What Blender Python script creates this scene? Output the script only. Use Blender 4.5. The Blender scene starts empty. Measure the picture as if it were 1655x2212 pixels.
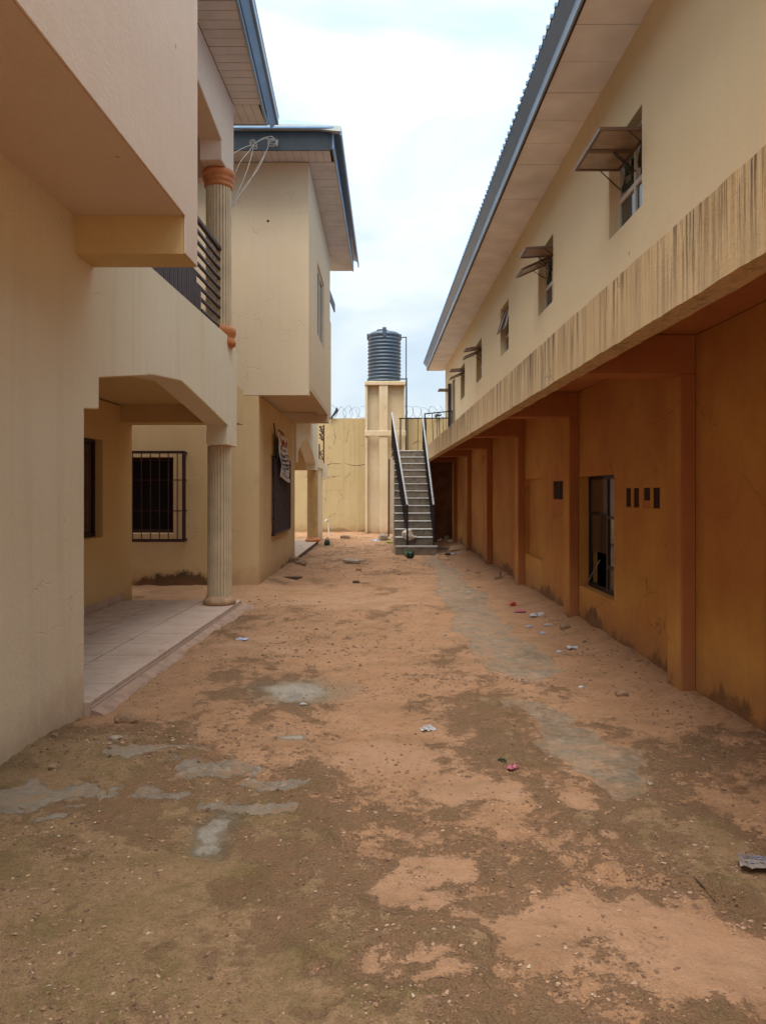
import bpy, bmesh, math, random
import numpy as np
from mathutils import Vector, Matrix, noise as mnoise
random.seed(7); np.random.seed(7)
R = math.radians
S = bpy.context.scene
C = S.collection

# ------------------------------------------------------------------ camera, sky, sun, exposure
cam = bpy.data.cameras.new('camera'); cam_o = bpy.data.objects.new('camera', cam); C.objects.link(cam_o)
cam_o.location = (0, 0, 1.6); cam_o.rotation_euler = (R(90), 0, 0)
cam.sensor_fit = 'VERTICAL'; cam.sensor_height = 24.0; cam.sensor_width = 18.0
FPX = 1662.0                      # focal length in pixels of a 1655 x 2212 picture
cam.lens = 24.0 * FPX / 2212.0
cam.shift_y = -(1106 - 1062) / 2212.0
cam.clip_start = 0.05; cam.clip_end = 3000
S.camera = cam_o

w = bpy.data.worlds.new('World'); S.world = w; w.use_nodes = True
nt = w.node_tree; nt.nodes.clear()
def wn(t): return nt.nodes.new(t)
SUN_EL, SUN_AZ = R(72), R(200)
out = wn('ShaderNodeOutputWorld'); bg = wn('ShaderNodeBackground')
sky = wn('ShaderNodeTexSky'); sky.sky_type = 'NISHITA'; sky.sun_disc = False
sky.sun_elevation = SUN_EL; sky.sun_rotation = SUN_AZ
tc = wn('ShaderNodeTexCoord'); sep = wn('ShaderNodeSeparateXYZ')
nt.links.new(tc.outputs['Generated'], sep.inputs[0])
mp = wn('ShaderNodeMapping'); mp.inputs['Scale'].default_value = (1.0, 1.0, 2.6); mp.inputs['Location'].default_value = (0.35, 0.1, 0.22)
nt.links.new(tc.outputs['Generated'], mp.inputs['Vector'])
nz = wn('ShaderNodeTexNoise'); nz.inputs['Scale'].default_value = 1.9; nz.inputs['Detail'].default_value = 4.5; nz.inputs['Roughness'].default_value = 0.52
nz.inputs['Distortion'].default_value = 0.5
nt.links.new(mp.outputs[0], nz.inputs['Vector'])
cr = wn('ShaderNodeValToRGB'); cr.color_ramp.elements[0].position = 0.40; cr.color_ramp.elements[1].position = 0.61
cr.color_ramp.elements[0].color = (1.5, 1.95, 2.35, 1); cr.color_ramp.elements[1].color = (2.55, 2.72, 2.82, 1)
nt.links.new(nz.outputs['Fac'], cr.inputs[0])
# overcast brightness rises smoothly with elevation, about three times brighter overhead than at the horizon
mx = wn('ShaderNodeMath'); mx.operation = 'MAXIMUM'; mx.inputs[1].default_value = 0.0
nt.links.new(sep.outputs['Z'], mx.inputs[0])
ma = wn('ShaderNodeMath'); ma.operation = 'MULTIPLY_ADD'; ma.inputs[1].default_value = 2.0; ma.inputs[2].default_value = 0.80
sq = wn('ShaderNodeMath'); sq.operation = 'MULTIPLY'; nt.links.new(mx.outputs[0], sq.inputs[0]); nt.links.new(mx.outputs[0], sq.inputs[1])
nt.links.new(sq.outputs[0], ma.inputs[0])
sc_ = wn('ShaderNodeVectorMath'); sc_.operation = 'SCALE'
nt.links.new(cr.outputs[0], sc_.inputs[0]); nt.links.new(ma.outputs[0], sc_.inputs['Scale'])
mix = wn('ShaderNodeMix'); mix.data_type = 'RGBA'; mix.inputs[0].default_value = 0.93
nt.links.new(sky.outputs[0], mix.inputs[6]); nt.links.new(sc_.outputs[0], mix.inputs[7])
nt.links.new(mix.outputs[2], bg.inputs[0]); bg.inputs[1].default_value = 0.115
nt.links.new(bg.outputs[0], out.inputs[0])

sun = bpy.data.lights.new('sun', 'SUN'); sun.energy = 1.5; sun.angle = R(50); sun.color = (1.0, 0.97, 0.93)
sun_o = bpy.data.objects.new('sun', sun); C.objects.link(sun_o)
sun_o.rotation_euler = Vector((-math.cos(SUN_EL)*math.sin(SUN_AZ), -math.cos(SUN_EL)*math.cos(SUN_AZ), -math.sin(SUN_EL))).to_track_quat('-Z', 'Y').to_euler()
vs = S.view_settings
S.display_settings.display_device = 'sRGB'
vs.view_transform = 'Standard'; vs.look = 'None'; vs.gamma = 1.0; vs.use_curve_mapping = False; vs.exposure = 1.82
S.render.engine = 'CYCLES'
S.cycles.max_bounces = 8; S.cycles.diffuse_bounces = 6; S.cycles.use_denoising = True

# ------------------------------------------------------------------ materials
def mat(name, col, rough=0.8, metal=0.0, spec=0.3, noise=0.0, nscale=6.0, bump=0.0, bscale=80.0, alpha=None, coords='pos'):
    m = bpy.data.materials.new(name); m.use_nodes = True
    n = m.node_tree.nodes; l = m.node_tree.links; b = n['Principled BSDF']
    b.inputs['Base Color'].default_value = (*col, 1); b.inputs['Roughness'].default_value = rough
    b.inputs['Metallic'].default_value = metal; b.inputs['Specular IOR Level'].default_value = spec
    if alpha is not None: b.inputs['Alpha'].default_value = alpha
    g = n.new('ShaderNodeNewGeometry')
    if noise:
        t = n.new('ShaderNodeTexNoise'); t.inputs['Scale'].default_value = nscale; t.inputs['Detail'].default_value = 5
        l.new(g.outputs['Position'], t.inputs['Vector'])
        r = n.new('ShaderNodeMapRange'); r.inputs['From Min'].default_value = .3; r.inputs['From Max'].default_value = .7
        r.inputs['To Min'].default_value = 1 - noise; r.inputs['To Max'].default_value = 1 + noise * .6
        l.new(t.outputs['Fac'], r.inputs[0])
        v = n.new('ShaderNodeVectorMath'); v.operation = 'SCALE'; v.inputs[0].default_value = col
        l.new(r.outputs[0], v.inputs['Scale']); l.new(v.outputs[0], b.inputs['Base Color'])
    if bump:
        t2 = n.new('ShaderNodeTexNoise'); t2.inputs['Scale'].default_value = bscale; t2.inputs['Detail'].default_value = 4
        l.new(g.outputs['Position'], t2.inputs['Vector'])
        bp = n.new('ShaderNodeBump'); bp.inputs['Strength'].default_value = bump; bp.inputs['Distance'].default_value = 0.01
        l.new(t2.outputs['Fac'], bp.inputs['Height']); l.new(bp.outputs[0], b.inputs['Normal'])
    return m

class NG:
    """small node-graph helper"""
    def __init__(s, m):
        s.m = m; s.n = m.node_tree.nodes; s.l = m.node_tree.links; s.b = s.n['Principled BSDF']
        s.geo = s.n.new('ShaderNodeNewGeometry'); s.pos = s.geo.outputs['Position']
        sp = s.n.new('ShaderNodeSeparateXYZ'); s.l.new(s.pos, sp.inputs[0]); s.x, s.y, s.z = sp.outputs
    def set(s, sock, v):
        if isinstance(v, (int, float)): sock.default_value = v
        elif isinstance(v, tuple): sock.default_value = v if len(v) == len(sock.default_value) else (*v, 1)
        else: s.l.new(v, sock)
    def mapping(s, scale=(1, 1, 1), loc=(0, 0, 0)):
        m = s.n.new('ShaderNodeMapping'); m.inputs['Scale'].default_value = scale; m.inputs['Location'].default_value = loc
        s.l.new(s.pos, m.inputs['Vector']); return m.outputs[0]
    def noise(s, scale, detail=4, rough=.55, vec=None, dist=0.0):
        t = s.n.new('ShaderNodeTexNoise'); t.inputs['Scale'].default_value = scale; t.inputs['Detail'].default_value = detail
        t.inputs['Roughness'].default_value = rough; t.inputs['Distortion'].default_value = dist
        s.l.new(vec or s.pos, t.inputs['Vector']); return t.outputs['Fac']
    def vor(s, scale, feature='F1', vec=None):
        t = s.n.new('ShaderNodeTexVoronoi'); t.inputs['Scale'].default_value = scale; t.feature = feature
        s.l.new(vec or s.pos, t.inputs['Vector']); return t.outputs['Distance']
    def math(s, op, a, b=0.0, c=0.0):
        t = s.n.new('ShaderNodeMath'); t.operation = op
        s.set(t.inputs[0], a); s.set(t.inputs[1], b); s.set(t.inputs[2], c); return t.outputs[0]
    def rng(s, v, a, b, c=0.0, d=1.0):
        t = s.n.new('ShaderNodeMapRange'); s.set(t.inputs[0], v); t.inputs[1].default_value = a; t.inputs[2].default_value = b
        t.inputs[3].default_value = c; t.inputs[4].default_value = d; return t.outputs[0]
    def mix(s, f, a, b):
        t = s.n.new('ShaderNodeMix'); t.data_type = 'RGBA'; s.set(t.inputs[0], f); s.set(t.inputs[6], a); s.set(t.inputs[7], b); return t.outputs[2]
    def attr(s, name):
        t = s.n.new('ShaderNodeAttribute'); t.attribute_name = name; return t.outputs['Fac']
    def bump(s, h, strength=.5, dist=.01, prev=None):
        t = s.n.new('ShaderNodeBump'); t.inputs['Strength'].default_value = strength; t.inputs['Distance'].default_value = dist
        s.l.new(h, t.inputs['Height'])
        if prev: s.l.new(prev, t.inputs['Normal'])
        return t.outputs[0]

def paint(name, col, col2, moss=0.0, moss_h=0.45, dust_h=0.5, streaks=0.0, crack=0.0, seed=0.0, rough=.85, grime=.12):
    """painted cement render: patchy pigment, trowel marks, knocks, dirt splash, algae at the foot"""
    m = bpy.data.materials.new(name); m.use_nodes = True; g = NG(m)
    big = g.noise(.9, 6, .62, g.mapping((1, 1, 1), (seed, seed * 2, 0)))
    c = g.mix(g.rng(big, .33, .67), col, col2)
    vert = g.noise(3.0, 6, .6, g.mapping((3.2, 3.2, .16), (seed, 0, 3)))
    c = g.mix(g.rng(vert, .5, .78, 0, grime), c, tuple(v * .45 for v in col))
    fine = g.noise(45, 3, .6)
    c = g.mix(g.rng(fine, .35, .7, 0, .10), c, tuple(v * .7 for v in col2))
    knocks = g.math('MULTIPLY', g.rng(g.vor(2.3, 'F1', g.mapping((1, 1, .6), (seed, 1, 0))), .028, .045, 1, 0), g.rng(g.noise(20), .45, .5))
    c = g.mix(g.math('MULTIPLY', knocks, .7), c, tuple(v * .28 for v in col))
    ck = None
    if crack:
        wv = g.n.new('ShaderNodeVectorMath'); wv.operation = 'ADD'
        nn = g.n.new('ShaderNodeTexNoise'); nn.inputs['Scale'].default_value = 1.6; nn.inputs['Detail'].default_value = 5
        g.l.new(g.pos, nn.inputs['Vector']); g.l.new(nn.outputs['Color'], wv.inputs[0]); g.l.new(g.mapping((.55, .55, .9), (seed, 0, 0)), wv.inputs[1])
        d = g.vor(1.1, 'DISTANCE_TO_EDGE', wv.outputs[0])
        ck = g.math('MULTIPLY', g.rng(d, .002, .007, 1, 0), g.rng(g.noise(.8, 2, .5, g.mapping((1, 1, 1), (9, seed, 0))), .50, .58))
        c = g.mix(g.math('MULTIPLY', ck, crack), c, tuple(v * .25 for v in col))
    if streaks:
        st = g.noise(1.0, 6, .7, g.mapping((14, 7.5, .38), (seed, 0, 0)))
        st2 = g.noise(1.0, 5, .75, g.mapping((40, 24, .9), (0, seed, 2)))
        patch = g.rng(g.noise(2.2, 4, .6, g.mapping((1, 1, .1), (4, 4, 0))), .30, .55)
        top = g.rng(g.math('ADD', g.z, g.math('MULTIPLY', g.noise(1.0, 3, .6, g.mapping((9, 5, 0), (1, 1, 0))), .5)), 2.62, 3.12, .1, 1.6)
        s1 = g.math('MULTIPLY', g.math('MULTIPLY', g.rng(st, .46, .60), top), g.math('ADD', g.math('MULTIPLY', patch, .6), .4))
        c = g.mix(g.math('MINIMUM', g.math('MULTIPLY', s1, streaks * .95), 1.0), c, (.17, .10, .05))
        s2 = g.math('MULTIPLY', g.math('MULTIPLY', g.rng(st2, .50, .57), patch), top)
        c = g.mix(g.math('MINIMUM', g.math('MULTIPLY', s2, streaks), 1.0), c, (.075, .048, .028))
    if moss:
        lump = g.noise(4.2, 7, .78, g.mapping((1, 1, .8), (seed, 0, 0)))
        tall = g.noise(.8, 2, .5, g.mapping((1, 1, 0), (seed, 5, 0)))
        edge = g.math('ADD', g.math('MULTIPLY', lump, moss_h * 1.3), g.math('MULTIPLY', g.math('SUBTRACT', tall, .62), moss_h * 2.2))
        k = g.rng(g.math('SUBTRACT', edge, g.z), -.015, .06)
        c = g.mix(g.math('MULTIPLY', k, moss), c, (.03, .022, .012))
    if dust_h:   # red laterite rain splash, a stain
        sp = g.math('SUBTRACT', g.math('MULTIPLY', g.noise(5.5, 6, .7), dust_h), g.z)
        c = g.mix(g.rng(sp, -.16, .22, 0, .55), c, (.30, .14, .065))
    g.l.new(c, g.b.inputs['Base Color']); g.b.inputs['Roughness'].default_value = rough; g.b.inputs['Specular IOR Level'].default_value = .2
    h = g.math('ADD', g.math('MULTIPLY', g.noise(1.7, 4, .5), 1.6), g.math('MULTIPLY', fine, .35))
    if ck is not None: h = g.math('SUBTRACT', h, g.math('MULTIPLY', ck, .6))
    h = g.math('SUBTRACT', h, g.math('MULTIPLY', knocks, .3))
    g.l.new(g.bump(h, .45, .013), g.b.inputs['Normal'])
    return m

CREAM = (.64, .50, .31); CREAM2 = (.60, .455, .265)
M = {}
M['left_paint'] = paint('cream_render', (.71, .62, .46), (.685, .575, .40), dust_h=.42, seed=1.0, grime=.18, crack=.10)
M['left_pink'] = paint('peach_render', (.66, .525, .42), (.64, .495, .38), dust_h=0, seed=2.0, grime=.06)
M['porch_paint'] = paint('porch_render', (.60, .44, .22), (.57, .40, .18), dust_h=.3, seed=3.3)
M['mid_paint'] = paint('yellow_render', (.60, .43, .235), (.56, .39, .19), moss=.95, moss_h=.42, dust_h=.5, seed=4.1, crack=.12)
M['mid_up'] = paint('far_house_upper_render', (.64, .51, .35), (.62, .48, .31), dust_h=0, seed=4.6, crack=.12, grime=.1)
M['wall_paint'] = paint('old_yellow_render', (.50, .39, .21), (.45, .335, .165), moss=.55, moss_h=.3, dust_h=.5, seed=5.7, crack=1.0, grime=.35)
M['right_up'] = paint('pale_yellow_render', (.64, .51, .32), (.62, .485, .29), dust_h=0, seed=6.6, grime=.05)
M['right_low'] = paint('bounce_tinted_render', (.55, .285, .07), (.43, .165, .05), moss=.88, moss_h=.44, dust_h=.7, seed=7.9, crack=.5, grime=.25)  # ochre puts the warm bounce light below the ledge into the wall colour
M['right_pier'] = paint('shaded_pier_render', (.43, .175, .06), (.37, .13, .045), dust_h=.7, seed=8.4, grime=.2)  # darker, redder copy puts the shade on piers and beams into colour
M['ledge'] = paint('weathered_ledge_render', (.64, .475, .275), (.58, .40, .205), dust_h=0, streaks=.58, crack=1.0, seed=3.9, grime=.3)
M['tower'] = paint('tower_render', (.62, .50, .33), (.55, .42, .25), moss=.5, moss_h=.3, dust_h=.5, seed=2.2, crack=.6, grime=.3)
M['soffit'] = mat('soffit_board', (.60, .585, .61), .6, noise=.12, nscale=3, bump=.15, bscale=30)
M['soffit_pale'] = mat('pale_soffit_board', (.74, .77, .84), .65, noise=.14, nscale=2.2, bump=.15, bscale=30)
M['gap'] = mat('joint_dark', (.05, .04, .035), .9)
M['blue_metal'] = mat('slate_blue_roof_metal', (.15, .26, .40), .33, metal=.0, spec=.5, noise=.15, nscale=3)
M['blue_light'] = mat('faded_blue_fascia', (.24, .33, .45), .4, metal=.0, spec=.5, noise=.2, nscale=2)
M['black_fascia'] = mat('black_fascia', (.022, .027, .033), .5, noise=.3, nscale=5)
M['gutter'] = mat('blue_gutter_metal', (.15, .245, .37), .35, spec=.6, noise=.12, nscale=3)
M['white_metal'] = mat('pale_roof_edge', (.52, .54, .50), .45, metal=.2, noise=.1)
M['orange'] = mat('terracotta_paint', (.50, .18, .06), .55, noise=.2, nscale=9, bump=.3, bscale=25)
M['tan'] = mat('worn_tan_paint', (.40, .245, .14), .7, noise=.3, nscale=14, bump=.4, bscale=30)
M['col_paint'] = mat('column_paint', (.58, .46, .30), .6, noise=.15, nscale=5, bump=.25, bscale=40)
M['maroon'] = mat('maroon_iron', (.045, .017, .019), .5, metal=.0, spec=.25, noise=.25, nscale=12)
M['maroon_pale'] = mat('pale_maroon_edge', (.20, .165, .155), .4, metal=.2, spec=.4, noise=.3, nscale=20)  # paler, greyer tone for strips along rail, slat and bar edges
M['iron'] = mat('black_iron', (.028, .022, .022), .5, metal=.3, noise=.4, nscale=20)
M['rail_worn'] = mat('worn_handrail', (.36, .35, .34), .45, metal=.2, noise=.4, nscale=30)
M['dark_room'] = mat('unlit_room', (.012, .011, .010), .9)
M['hollow_dark'] = mat('painted_dark_void', (.03, .012, .008), .95)  # near-black colour painted in for the dark of holes and cracks
M['glass'] = mat('window_glass', (.03, .035, .04), .06, spec=.8)
M['frost'] = mat('dusty_brown_glass', (.27, .21, .165), .28, spec=.5, noise=.3, nscale=7)
M['dim'] = mat('dark_dusty_glass', (.10, .065, .045), .3, spec=.4, noise=.3, nscale=7)
M['alu'] = mat('bronze_aluminium', (.33, .24, .16), .4, metal=.35, noise=.1)
M['sash'] = mat('dark_bronze_sash', (.15, .10, .07), .4, metal=.2, noise=.15)
M['alu_white'] = mat('white_aluminium', (.60, .55, .47), .4, metal=.1, noise=.1)
M['curtain'] = mat('brown_curtain', (.09, .055, .045), .9, noise=.3, nscale=10)
M['net'] = mat('torn_net', (.05, .06, .035), .9, noise=.5, nscale=25)
M['grout'] = mat('grout', (.10, .06, .045), .9, noise=.3, nscale=20)
M['concrete'] = mat('bare_concrete', (.165, .13, .095), .85, noise=.35, nscale=7, bump=.6, bscale=45)
M['nosing'] = mat('worn_step_edge', (.50, .48, .44), .7, noise=.25, nscale=14, bump=.3, bscale=50)
M['tank'] = mat('grey_blue_plastic', (.042, .068, .095), .42, spec=.45, noise=.2, nscale=4)
M['pvc'] = mat('dark_pipe', (.06, .07, .085), .4)
M['pvc_white'] = mat('pale_pipe', (.60, .56, .50), .45, noise=.15)
M['wire'] = mat('razor_wire', (.30, .32, .34), .4, metal=.7)
M['cable'] = mat('pale_cable', (.25, .22, .19), .5)
M['stone'] = mat('brown_stone', (.26, .155, .09), .95, noise=.4, nscale=18, bump=.8, bscale=40)
M['stone2'] = mat('grey_brown_stone', (.30, .23, .17), .95, noise=.4, nscale=18, bump=.8, bscale=40)
M['cloth'] = mat('dirty_cloth', (.60, .49, .39), .95, noise=.35, nscale=15)
M['plastic_white'] = mat('white_plastic_film', (.46, .44, .43), .25, spec=.6, noise=.2, nscale=30)
M['plastic_pink'] = mat('pink_film', (.42, .12, .15), .3, spec=.6, noise=.4, nscale=40)
M['plastic_blue'] = mat('blue_white_film', (.36, .39, .48), .3, spec=.6, noise=.25, nscale=60)
M['green'] = mat('dark_green_plastic', (.018, .04, .022), .35, noise=.3, nscale=20)
M['leaf'] = mat('green_leaf', (.10, .26, .06), .6, noise=.3, nscale=30)
M['lime'] = mat('lime_packet', (.45, .55, .16), .4, noise=.3, nscale=40)
M['card'] = mat('cardboard', (.36, .235, .13), .9, noise=.25, nscale=9)
M['wood'] = mat('dark_wood', (.075, .04, .028), .85, noise=.4, nscale=16)
M['red'] = mat('red_tin', (.35, .05, .03), .4, noise=.4, nscale=30)
M['banner'] = mat('white_banner_cloth', (.66, .60, .57), .8, noise=.1, nscale=12)
M['ink'] = mat('black_print', (.06, .06, .075), .8)
M['ink_red'] = mat('red_print', (.30, .07, .07), .8)
M['door'] = mat('grey_steel_door', (.17, .17, .18), .45, metal=.2, noise=.15)
M['ragcloth'] = mat('dark_rag', (.04, .04, .05), .9)
# tiles: pinkish cream, dusty
def tile_mat():
    m = bpy.data.materials.new('pink_cream_tile'); m.use_nodes = True; g = NG(m)
    t = g.noise(2.2, 5, .65)
    c = g.mix(g.rng(t, .3, .7), (.53, .40, .32), (.43, .30, .225))
    o = g.n.new('ShaderNodeObjectInfo')
    c = g.mix(g.rng(o.outputs['Random'], 0, 1, 0, .35), c, (.44, .33, .26))
    d = g.noise(1.0, 7, .75, g.mapping((5, 4, 1), (0, 0, 0)))
    c = g.mix(g.rng(d, .54, .66, 0, .6), c, (.33, .18, .10))
    c = g.mix(g.rng(g.noise(30, 3, .7), .62, .7, 0, .6), c, (.15, .08, .05))
    g.l.new(c, g.b.inputs['Base Color']); g.l.new(g.rng(d, .4, .7, .38, .85), g.b.inputs['Roughness'])
    g.b.inputs['Specular IOR Level'].default_value = .35
    return m
M['tile'] = tile_mat()

# ------------------------------------------------------------------ mesh builder
class MB:
    def __init__(s, shear=0.0): s.v = []; s.f = []; s.t = shear; s.sm = False
    def add(s, vs_, fs):
        o = len(s.v); s.v += [tuple(p) for p in vs_]; s.f += [tuple(i + o for i in f) for f in fs]; return s
    def box(s, x0, x1, y0, y1, z0, z1):
        if x0 > x1: x0, x1 = x1, x0
        if y0 > y1: y0, y1 = y1, y0
        if z0 > z1: z0, z1 = z1, z0
        return s.add([(x0,y0,z0),(x1,y0,z0),(x1,y1,z0),(x0,y1,z0),(x0,y0,z1),(x1,y0,z1),(x1,y1,z1),(x0,y1,z1)],
              [(0,3,2,1),(4,5,6,7),(0,1,5,4),(1,2,6,5),(2,3,7,6),(3,0,4,7)])
    def hexa(s, p):   # 8 free corners in box order
        return s.add(p, [(0,3,2,1),(4,5,6,7),(0,1,5,4),(1,2,6,5),(2,3,7,6),(3,0,4,7)])
    def rough_box(s, x0, x1, y0, y1, z0, z1, step=.12, jit=.006, seed=0, jz=None):
        """long bar along y with worn wavy arrises"""
        n = max(2, int(abs(y1 - y0) / step)); ring = []
        jz = jit if jz is None else jz
        for i in range(n + 1):
            y = y0 + (y1 - y0) * i / n
            def j(k, a): return a * (mnoise.noise(Vector((y * 3.1, k * 7.7 + seed, seed))) + .6 * mnoise.noise(Vector((y * 11, k * 3.3, seed))))
            ring.append([(x0 + j(1, jit), y, z0 + j(2, jz)), (x1 + j(3, jit), y, z0 + j(4, jz)), (x1 + j(5, jit), y, z1 + j(6, jz)), (x0 + j(7, jit), y, z1 + j(8, jz))])
        vs_ = [p for r_ in ring for p in r_]; fs = [(0, 1, 2, 3), tuple(4 * n + k for k in (3, 2, 1, 0))]
        for i in range(n):
            for k in range(4):
                a = 4 * i + k; b = 4 * i + (k + 1) % 4
                fs.append((a, a + 4, b + 4, b))
        return s.add(vs_, fs)
    def prism_yz(s, poly, x0, x1):
        """polygon of (y,z) given counter-clockwise seen from +x, extruded x0->x1"""
        n = len(poly); vs_ = [(x0, y, z) for y, z in poly] + [(x1, y, z) for y, z in poly]
        fs = [tuple(range(n))[::-1], tuple(range(n, 2 * n))]
        for i in range(n): j = (i + 1) % n; fs.append((i, j, j + n, i + n))
        return s.add(vs_, fs)
    def prism_xz(s, poly, y0, y1):
        n = len(poly); vs_ = [(x, y0, z) for x, z in poly] + [(x, y1, z) for x, z in poly]
        fs = [tuple(range(n)), tuple(range(n, 2 * n))[::-1]]
        for i in range(n): j = (i + 1) % n; fs.append((i, i + n, j + n, j))
        return s.add(vs_, fs)
    def holes(s, axis, c0, c1, a0, a1, z0, z1, hs):
        """wall slab normal to axis ('x' or 'y') between c0 (face) and c1 (back), with rectangular holes (a0,a1,z0,z1)"""
        A = sorted({a0, a1, *[h[0] for h in hs], *[h[1] for h in hs]}); Z = sorted({z0, z1, *[h[2] for h in hs], *[h[3] for h in hs]})
        P = (lambda c, a, z: (c, a, z)) if axis == 'x' else (lambda c, a, z: (a, c, z))
        def solid(i, k):
            if i < 0 or k < 0 or i >= len(A) - 1 or k >= len(Z) - 1: return False
            ac = (A[i] + A[i+1]) / 2; zc = (Z[k] + Z[k+1]) / 2
            return not any(h[0] < ac < h[1] and h[2] < zc < h[3] for h in hs)
        for i in range(len(A) - 1):
            for k in range(len(Z) - 1):
                if not solid(i, k): continue
                p, q, u, v = A[i], A[i+1], Z[k], Z[k+1]
                for c in (c0, c1): s.add([P(c,p,u), P(c,q,u), P(c,q,v), P(c,p,v)], [(0,1,2,3)])
                if not solid(i-1, k): s.add([P(c0,p,u), P(c1,p,u), P(c1,p,v), P(c0,p,v)], [(0,1,2,3)])
                if not solid(i+1, k): s.add([P(c0,q,u), P(c1,q,u), P(c1,q,v), P(c0,q,v)], [(0,1,2,3)])
                if not solid(i, k-1): s.add([P(c0,p,u), P(c1,p,u), P(c1,q,u), P(c0,q,u)], [(0,1,2,3)])
                if not solid(i, k+1): s.add([P(c0,p,v), P(c1,p,v), P(c1,q,v), P(c0,q,v)], [(0,1,2,3)])
        return s
    def bar(s, p, q, r=.01, n=6, r2=None):
        return s.tube([p, q], r, n)
    def tube(s, pts, r=.01, n=6, closed=False):
        pts = [Vector(p) for p in pts]; m = len(pts); vs_ = []; up = Vector((0, 0, 1)); prev = None
        for i, p in enumerate(pts):
            d = (pts[min(i + 1, m - 1)] - pts[max(i - 1, 0)]).normalized()
            if prev is None: a = d.cross(up if abs(d.z) < .95 else Vector((1, 0, 0))).normalized()
            else:
                a = prev - d * prev.dot(d)
                a = a.normalized() if a.length > 1e-6 else d.cross(up).normalized()
            prev = a; b = d.cross(a)
            rr = r[i] if isinstance(r, (list, tuple)) else r
            for k in range(n):
                t = 2 * math.pi * k / n + math.pi / n; vs_.append(p + a * math.cos(t) * rr + b * math.sin(t) * rr)
        fs = [tuple(range(n)), tuple(range((m - 1) * n, m * n))[::-1]]
        for i in range(m - 1):
            for k in range(n):
                a0 = i * n + k; b0 = i * n + (k + 1) % n; fs.append((a0, a0 + n, b0 + n, b0))
        return s.add(vs_, fs)
    def lathe(s, cx, cy, prof, n=32, flute=None):
        """prof: list of (r, z); flute(angle, r) -> radius"""
        vs_ = []
        for r, z in prof:
            for k in range(n):
                a = 2 * math.pi * k / n; rr = flute(a, r) if flute else r
                vs_.append((cx + rr * math.cos(a), cy + rr * math.sin(a), z))
        m = len(prof); fs = [tuple(range(n))[::-1], tuple(range((m - 1) * n, m * n))]
        for i in range(m - 1):
            for k in range(n):
                a0 = i * n + k; b0 = i * n + (k + 1) % n; fs.append((a0, b0, b0 + n, a0 + n))
        return s.add(vs_, fs)
    def build(s, name, m, parent=None, smooth=False, bevel=0.0, fix=True, label=None):
        me = bpy.data.meshes.new(name)
        o = bpy.data.objects.new(name, me); C.objects.link(o)
        ox, oy, oz = (0, 0, 0)
        if parent is not None:
            q = parent
            while q is not None: ox += q.location.x; oy += q.location.y; oz += q.location.z; q = q.parent
        me.from_pydata([(x + s.t * y - ox, y - oy, z - oz) for x, y, z in s.v], [], s.f)
        if fix:
            bm = bmesh.new(); bm.from_mesh(me)
            if bevel: bmesh.ops.remove_doubles(bm, verts=bm.verts, dist=1e-5)
            bmesh.ops.recalc_face_normals(bm, faces=bm.faces); bm.to_mesh(me); bm.free()
        if smooth: me.shade_smooth()
        me.materials.append(m)
        if parent is not None: o.parent = parent
        if bevel:
            b = o.modifiers.new('bevel', 'BEVEL'); b.width = bevel; b.segments = 1; b.limit_method = 'ANGLE'
        if label: o['label'] = label
        return o

def tag(o, label=None, cat=None, group=None, kind=None):
    if label: o['label'] = label
    if cat: o['category'] = cat
    if group: o['group'] = group
    if kind: o['kind'] = kind
    return o
def thing(name, loc, label, cat, group=None):
    o = bpy.data.objects.new(name, None); o.empty_display_size = .2; C.objects.link(o); o.location = loc
    return tag(o, label, cat, group)
def solo(mb, name, loc, label, cat, m, group=None, smooth=False):
    """a one-mesh thing whose mesh is given round the origin and placed at loc"""
    o = mb.build(name, m, None, smooth); o.location = loc
    return tag(o, label, cat, group)
def gp(x, y, z=0.0):
    """ground point seen at pixel (x, y) of the 1655-wide picture"""
    Y = FPX * (1.6 - z) / (y - 1062.0); return ((x - 827.5) / FPX * Y, Y)

TL, TM, TR = .0244, 0.0, -.0093      # headings of left house, middle house, right block
# ------------------------------------------------------------------ ground
def vnoise(x, y, seed=0):
    xi = np.floor(x).astype(np.int64); yi = np.floor(y).astype(np.int64); xf = x - xi; yf = y - yi
    def h(a, b):
        n = (a * 374761393 + b * 668265263 + seed * 982451653) & 0xffffffff
        n = ((n ^ (n >> 13)) * 1274126177) & 0xffffffff
        return ((n ^ (n >> 16)) & 0xffff) / 65535.0
    u = xf * xf * (3 - 2 * xf); v = yf * yf * (3 - 2 * yf)
    return (h(xi, yi) * (1 - u) + h(xi + 1, yi) * u) * (1 - v) + (h(xi, yi + 1) * (1 - u) + h(xi + 1, yi + 1) * u) * v
def fbm(x, y, seed=0, o=5, g=.5):
    a = 1.0; t = 0.0; s_ = 0.0; f = 1.0
    for i in range(o): t = t + a * vnoise(x * f, y * f, seed + i * 17); s_ += a; a *= g; f *= 2.03
    return t / s_
def sstep(a, b, x): t = np.clip((x - a) / (b - a), 0, 1); return t * t * (3 - 2 * t)

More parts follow.
